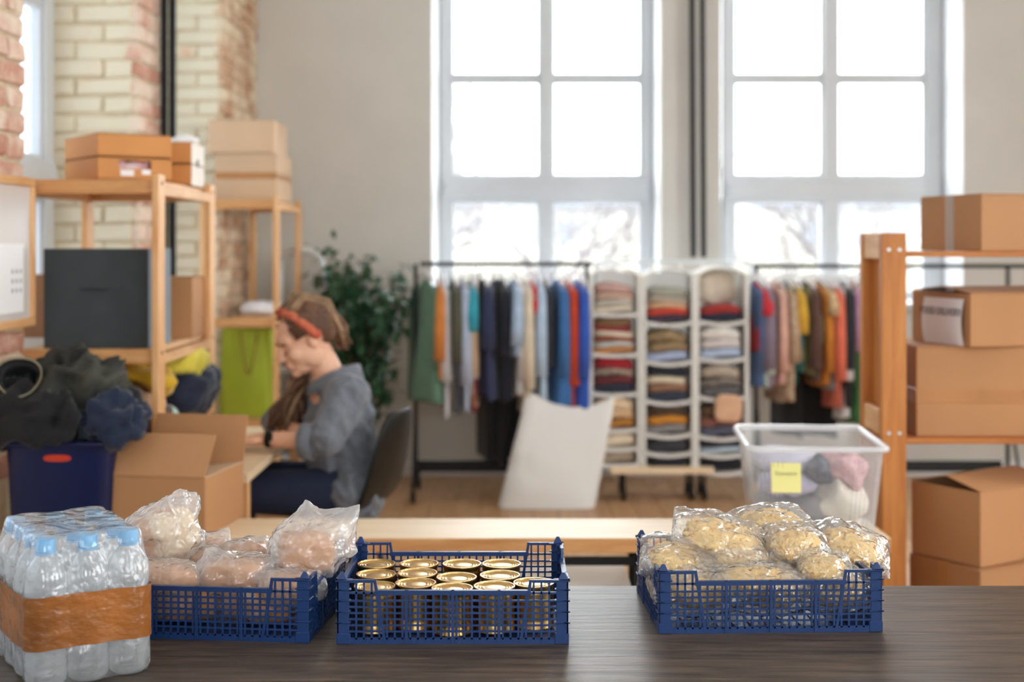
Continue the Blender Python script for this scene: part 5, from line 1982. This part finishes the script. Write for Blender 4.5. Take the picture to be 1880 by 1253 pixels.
def crease(c):
    k = .026 * (.25 - abs(fbm(Vector((c.x * 1.3 + c.z * .5, c.y, c.z * .7)), 10, 2))) + .007 * fbm(c, 26, 5)
    ctr = Vector((chest.x, wd, c.z))
    n = (c - ctr)
    n.z = 0
    if n.length > 1e-4:
        n.normalize()
    return c + n * k


shirt_o = remeshed(sh, 'shirt', 'shirt', W, .008, 5, .5, crease)
# collar, cuffs, placket
col = MB()
rgs = []
for (rad, dz, out_) in ((.076, -.04, 0), (.080, .024, .004), (.096, .020, .012), (.112, -.030, .018)):
    rgs.append([neck0 + Vector((.008, 0, -.012)) + Vector((math.cos(a) * rad * 1.0, math.sin(a) * rad * .95, dz - .045 * max(0, -math.cos(a)) + .02 * max(0, math.cos(a)))) for a in [R(-150) + R(300) * k / 24 for k in range(25)]])
col.loft(rgs, False, False, closed=False)
col.move(lambda v: v + Vector((.012, 0, .022)))
o = nest(col.build('collar', 'shirt', W, True, world=True), shirt_o)
sm = o.modifiers.new('thickness', 'SOLIDIFY'); sm.thickness = .004
for E_, W_, r0 in ((lE, lW, .060), (rE, rW, .055)):
    a, b_ = E_.lerp(W_, .12), E_.lerp(W_, .36)
    nest(MB().tube([a, a.lerp(b_, .1), a.lerp(b_, .9), b_], [r0 - .002, r0 + .007, r0 + .004, r0 - .006], 20, False).build('cuff', 'shirt', W, True, world=True), shirt_o)
# watch
ws = MB().tube([lW.lerp(lE, .10) + (lW - lE).normalized() * .012, lW.lerp(lE, .10) - (lW - lE).normalized() * .012], .0315, 20, False).build('watch_strap', 'black_plastic', W, True, world=True)
nest(MB().box(lW.lerp(lE, .10) + Vector((0, -.030, .012)), (.026, .008, .028)).build('watch_face', 'black_plastic', W, bevel=.003, world=True), ws)
# jeans and shoes
je = MB()
for k, ky in ((-1, 4.885), (1, 5.105)):
    hj = Vector((hips.x + .0, wd + .085 * k, .53))
    kn = Vector((hips.x - .44, ky, .545))
    an = Vector((hips.x - .40, ky, .10))
    je.cap(hj, kn, .098, .072, 16)
    je.cap(kn, an, .070, .052, 16)
je.cap(hips + Vector((.0, -.07, 0)), hips + Vector((0, .07, 0)), .105, .105, 16)
remeshed(je, 'jeans', 'jeans', W, .010, 5, .5)
for ky in (4.885, 5.105):
    sx = hips.x - .40
    MB().ell((sx - .06, ky, .042), (.135, .047, .042), 20, 12, None, .8).build('shoe', 'shoe', W, True, world=True)

# hair: scalp, dreadlocks over her far shoulder, bound bundle at the back
sc = MB()
hell(sc, (-.036, 0, .052), (.100, .083, .082), 28, 18)
hell(sc, (-.075, 0, .01), (.055, .070, .065))
hell(sc, (-.055, 0, .105), (.062, .052, .036))
remeshed(sc, 'hair', 'hair', W, .007, 3, .5, lambda c: c + (c - hc).normalized() * (.008 * (.3 - abs(fbm(c, 40, 2))) * 2))
dr, dl = MB(), MB()
rnd = random.Random(12)
for k in range(30):         # hanging in front of her chest on the far side
    y = rnd.uniform(-.02, .13)
    x = rnd.uniform(-.05, .06)
    p0 = H(-.05 + rnd.uniform(-.03, .03), -.06, .03)
    p1 = H(-.02, -.085 + rnd.uniform(-.02, 0), -.06 + rnd.uniform(-.02, .02))
    p2 = Vector((XX(rnd.uniform(527, 562), 5.0), 5.07 + rnd.uniform(-.08, .06), ZZ(rnd.uniform(692, 712), 5.0)))
    p3 = Vector((XX(rnd.uniform(502, 556), 5.0), 5.0 + rnd.uniform(-.10, .08), ZZ(rnd.uniform(745, 760), 5.0)))
    p4 = p3 + Vector((rnd.uniform(-.04, .01), rnd.uniform(-.02, .02), -rnd.uniform(.04, .085)))
    pts = [p0, p1, p2, p2.lerp(p3, .5) + Vector((rnd.uniform(-.006, .006), 0, 0)), p3, p4]
    (dr if rnd.random() < .8 else dl).tube(pts, [.008, .009, .009, .0085, .008, .005], 7)
for k in range(46):         # swept back over the crown and down behind the head
    a = rnd.uniform(-1, 1)
    p0 = H(.035 + rnd.uniform(-.02, .01), a * .055, .105 + rnd.uniform(-.01, .012))
    p1 = H(-.045, a * .062, .146 + rnd.uniform(-.02, .012))
    p2 = H(-.118 + rnd.uniform(-.01, .01), a * .055, .075 + rnd.uniform(-.02, .02))
    p3 = H(-.142 + rnd.uniform(-.015, .02), a * .05, -.01 + rnd.uniform(-.02, .02))
    p4 = H(-.125 + rnd.uniform(-.02, .02), a * .045, -.075 + rnd.uniform(-.03, .02))
    (dl if rnd.random() < .5 else dr).tube([p0, p1, p2, p3, p4], [.007, .0085, .0085, .008, .005], 7)
for k in range(26):         # temples and sides
    s = -1 if k % 2 else 1
    z = rnd.uniform(.0, .085)
    p0 = H(.055 - .25 * abs(z - .05), s * (.058 + .006 * rnd.random()), z + .012)
    p1 = H(-.01, s * .083, z * .9 + .022)
    p2 = H(-.09, s * .072, z * .5 + .01)
    dr.tube([p0, p1, p2], [.005, .008, .007], 7)
o = dr.build('dreadlocks', 'hair', W, True, world=True)
o = dl.build('light_dreadlocks', 'hair_light', W, True, world=True)
hb = MB()
rg = []
for k in range(41):
    a = R(-112) + R(224) * k / 40
    c = H(.004 - .045 * (1 - math.cos(a)) * .5 + .028 * math.cos(a), math.sin(a) * .084, .024 + .092 * max(0, math.cos(a)) ** .7 - .012 * (1 - math.cos(a)))
    rg.append(c)
hb.tube(rg, [.006] + [.018 + .0005 * math.sin(k * 1.7) for k in range(39)] + [.006], 10)
hb.build('headband', cloth(176, 50, 32, (214, 128, 96, 42)), W, True, world=True)
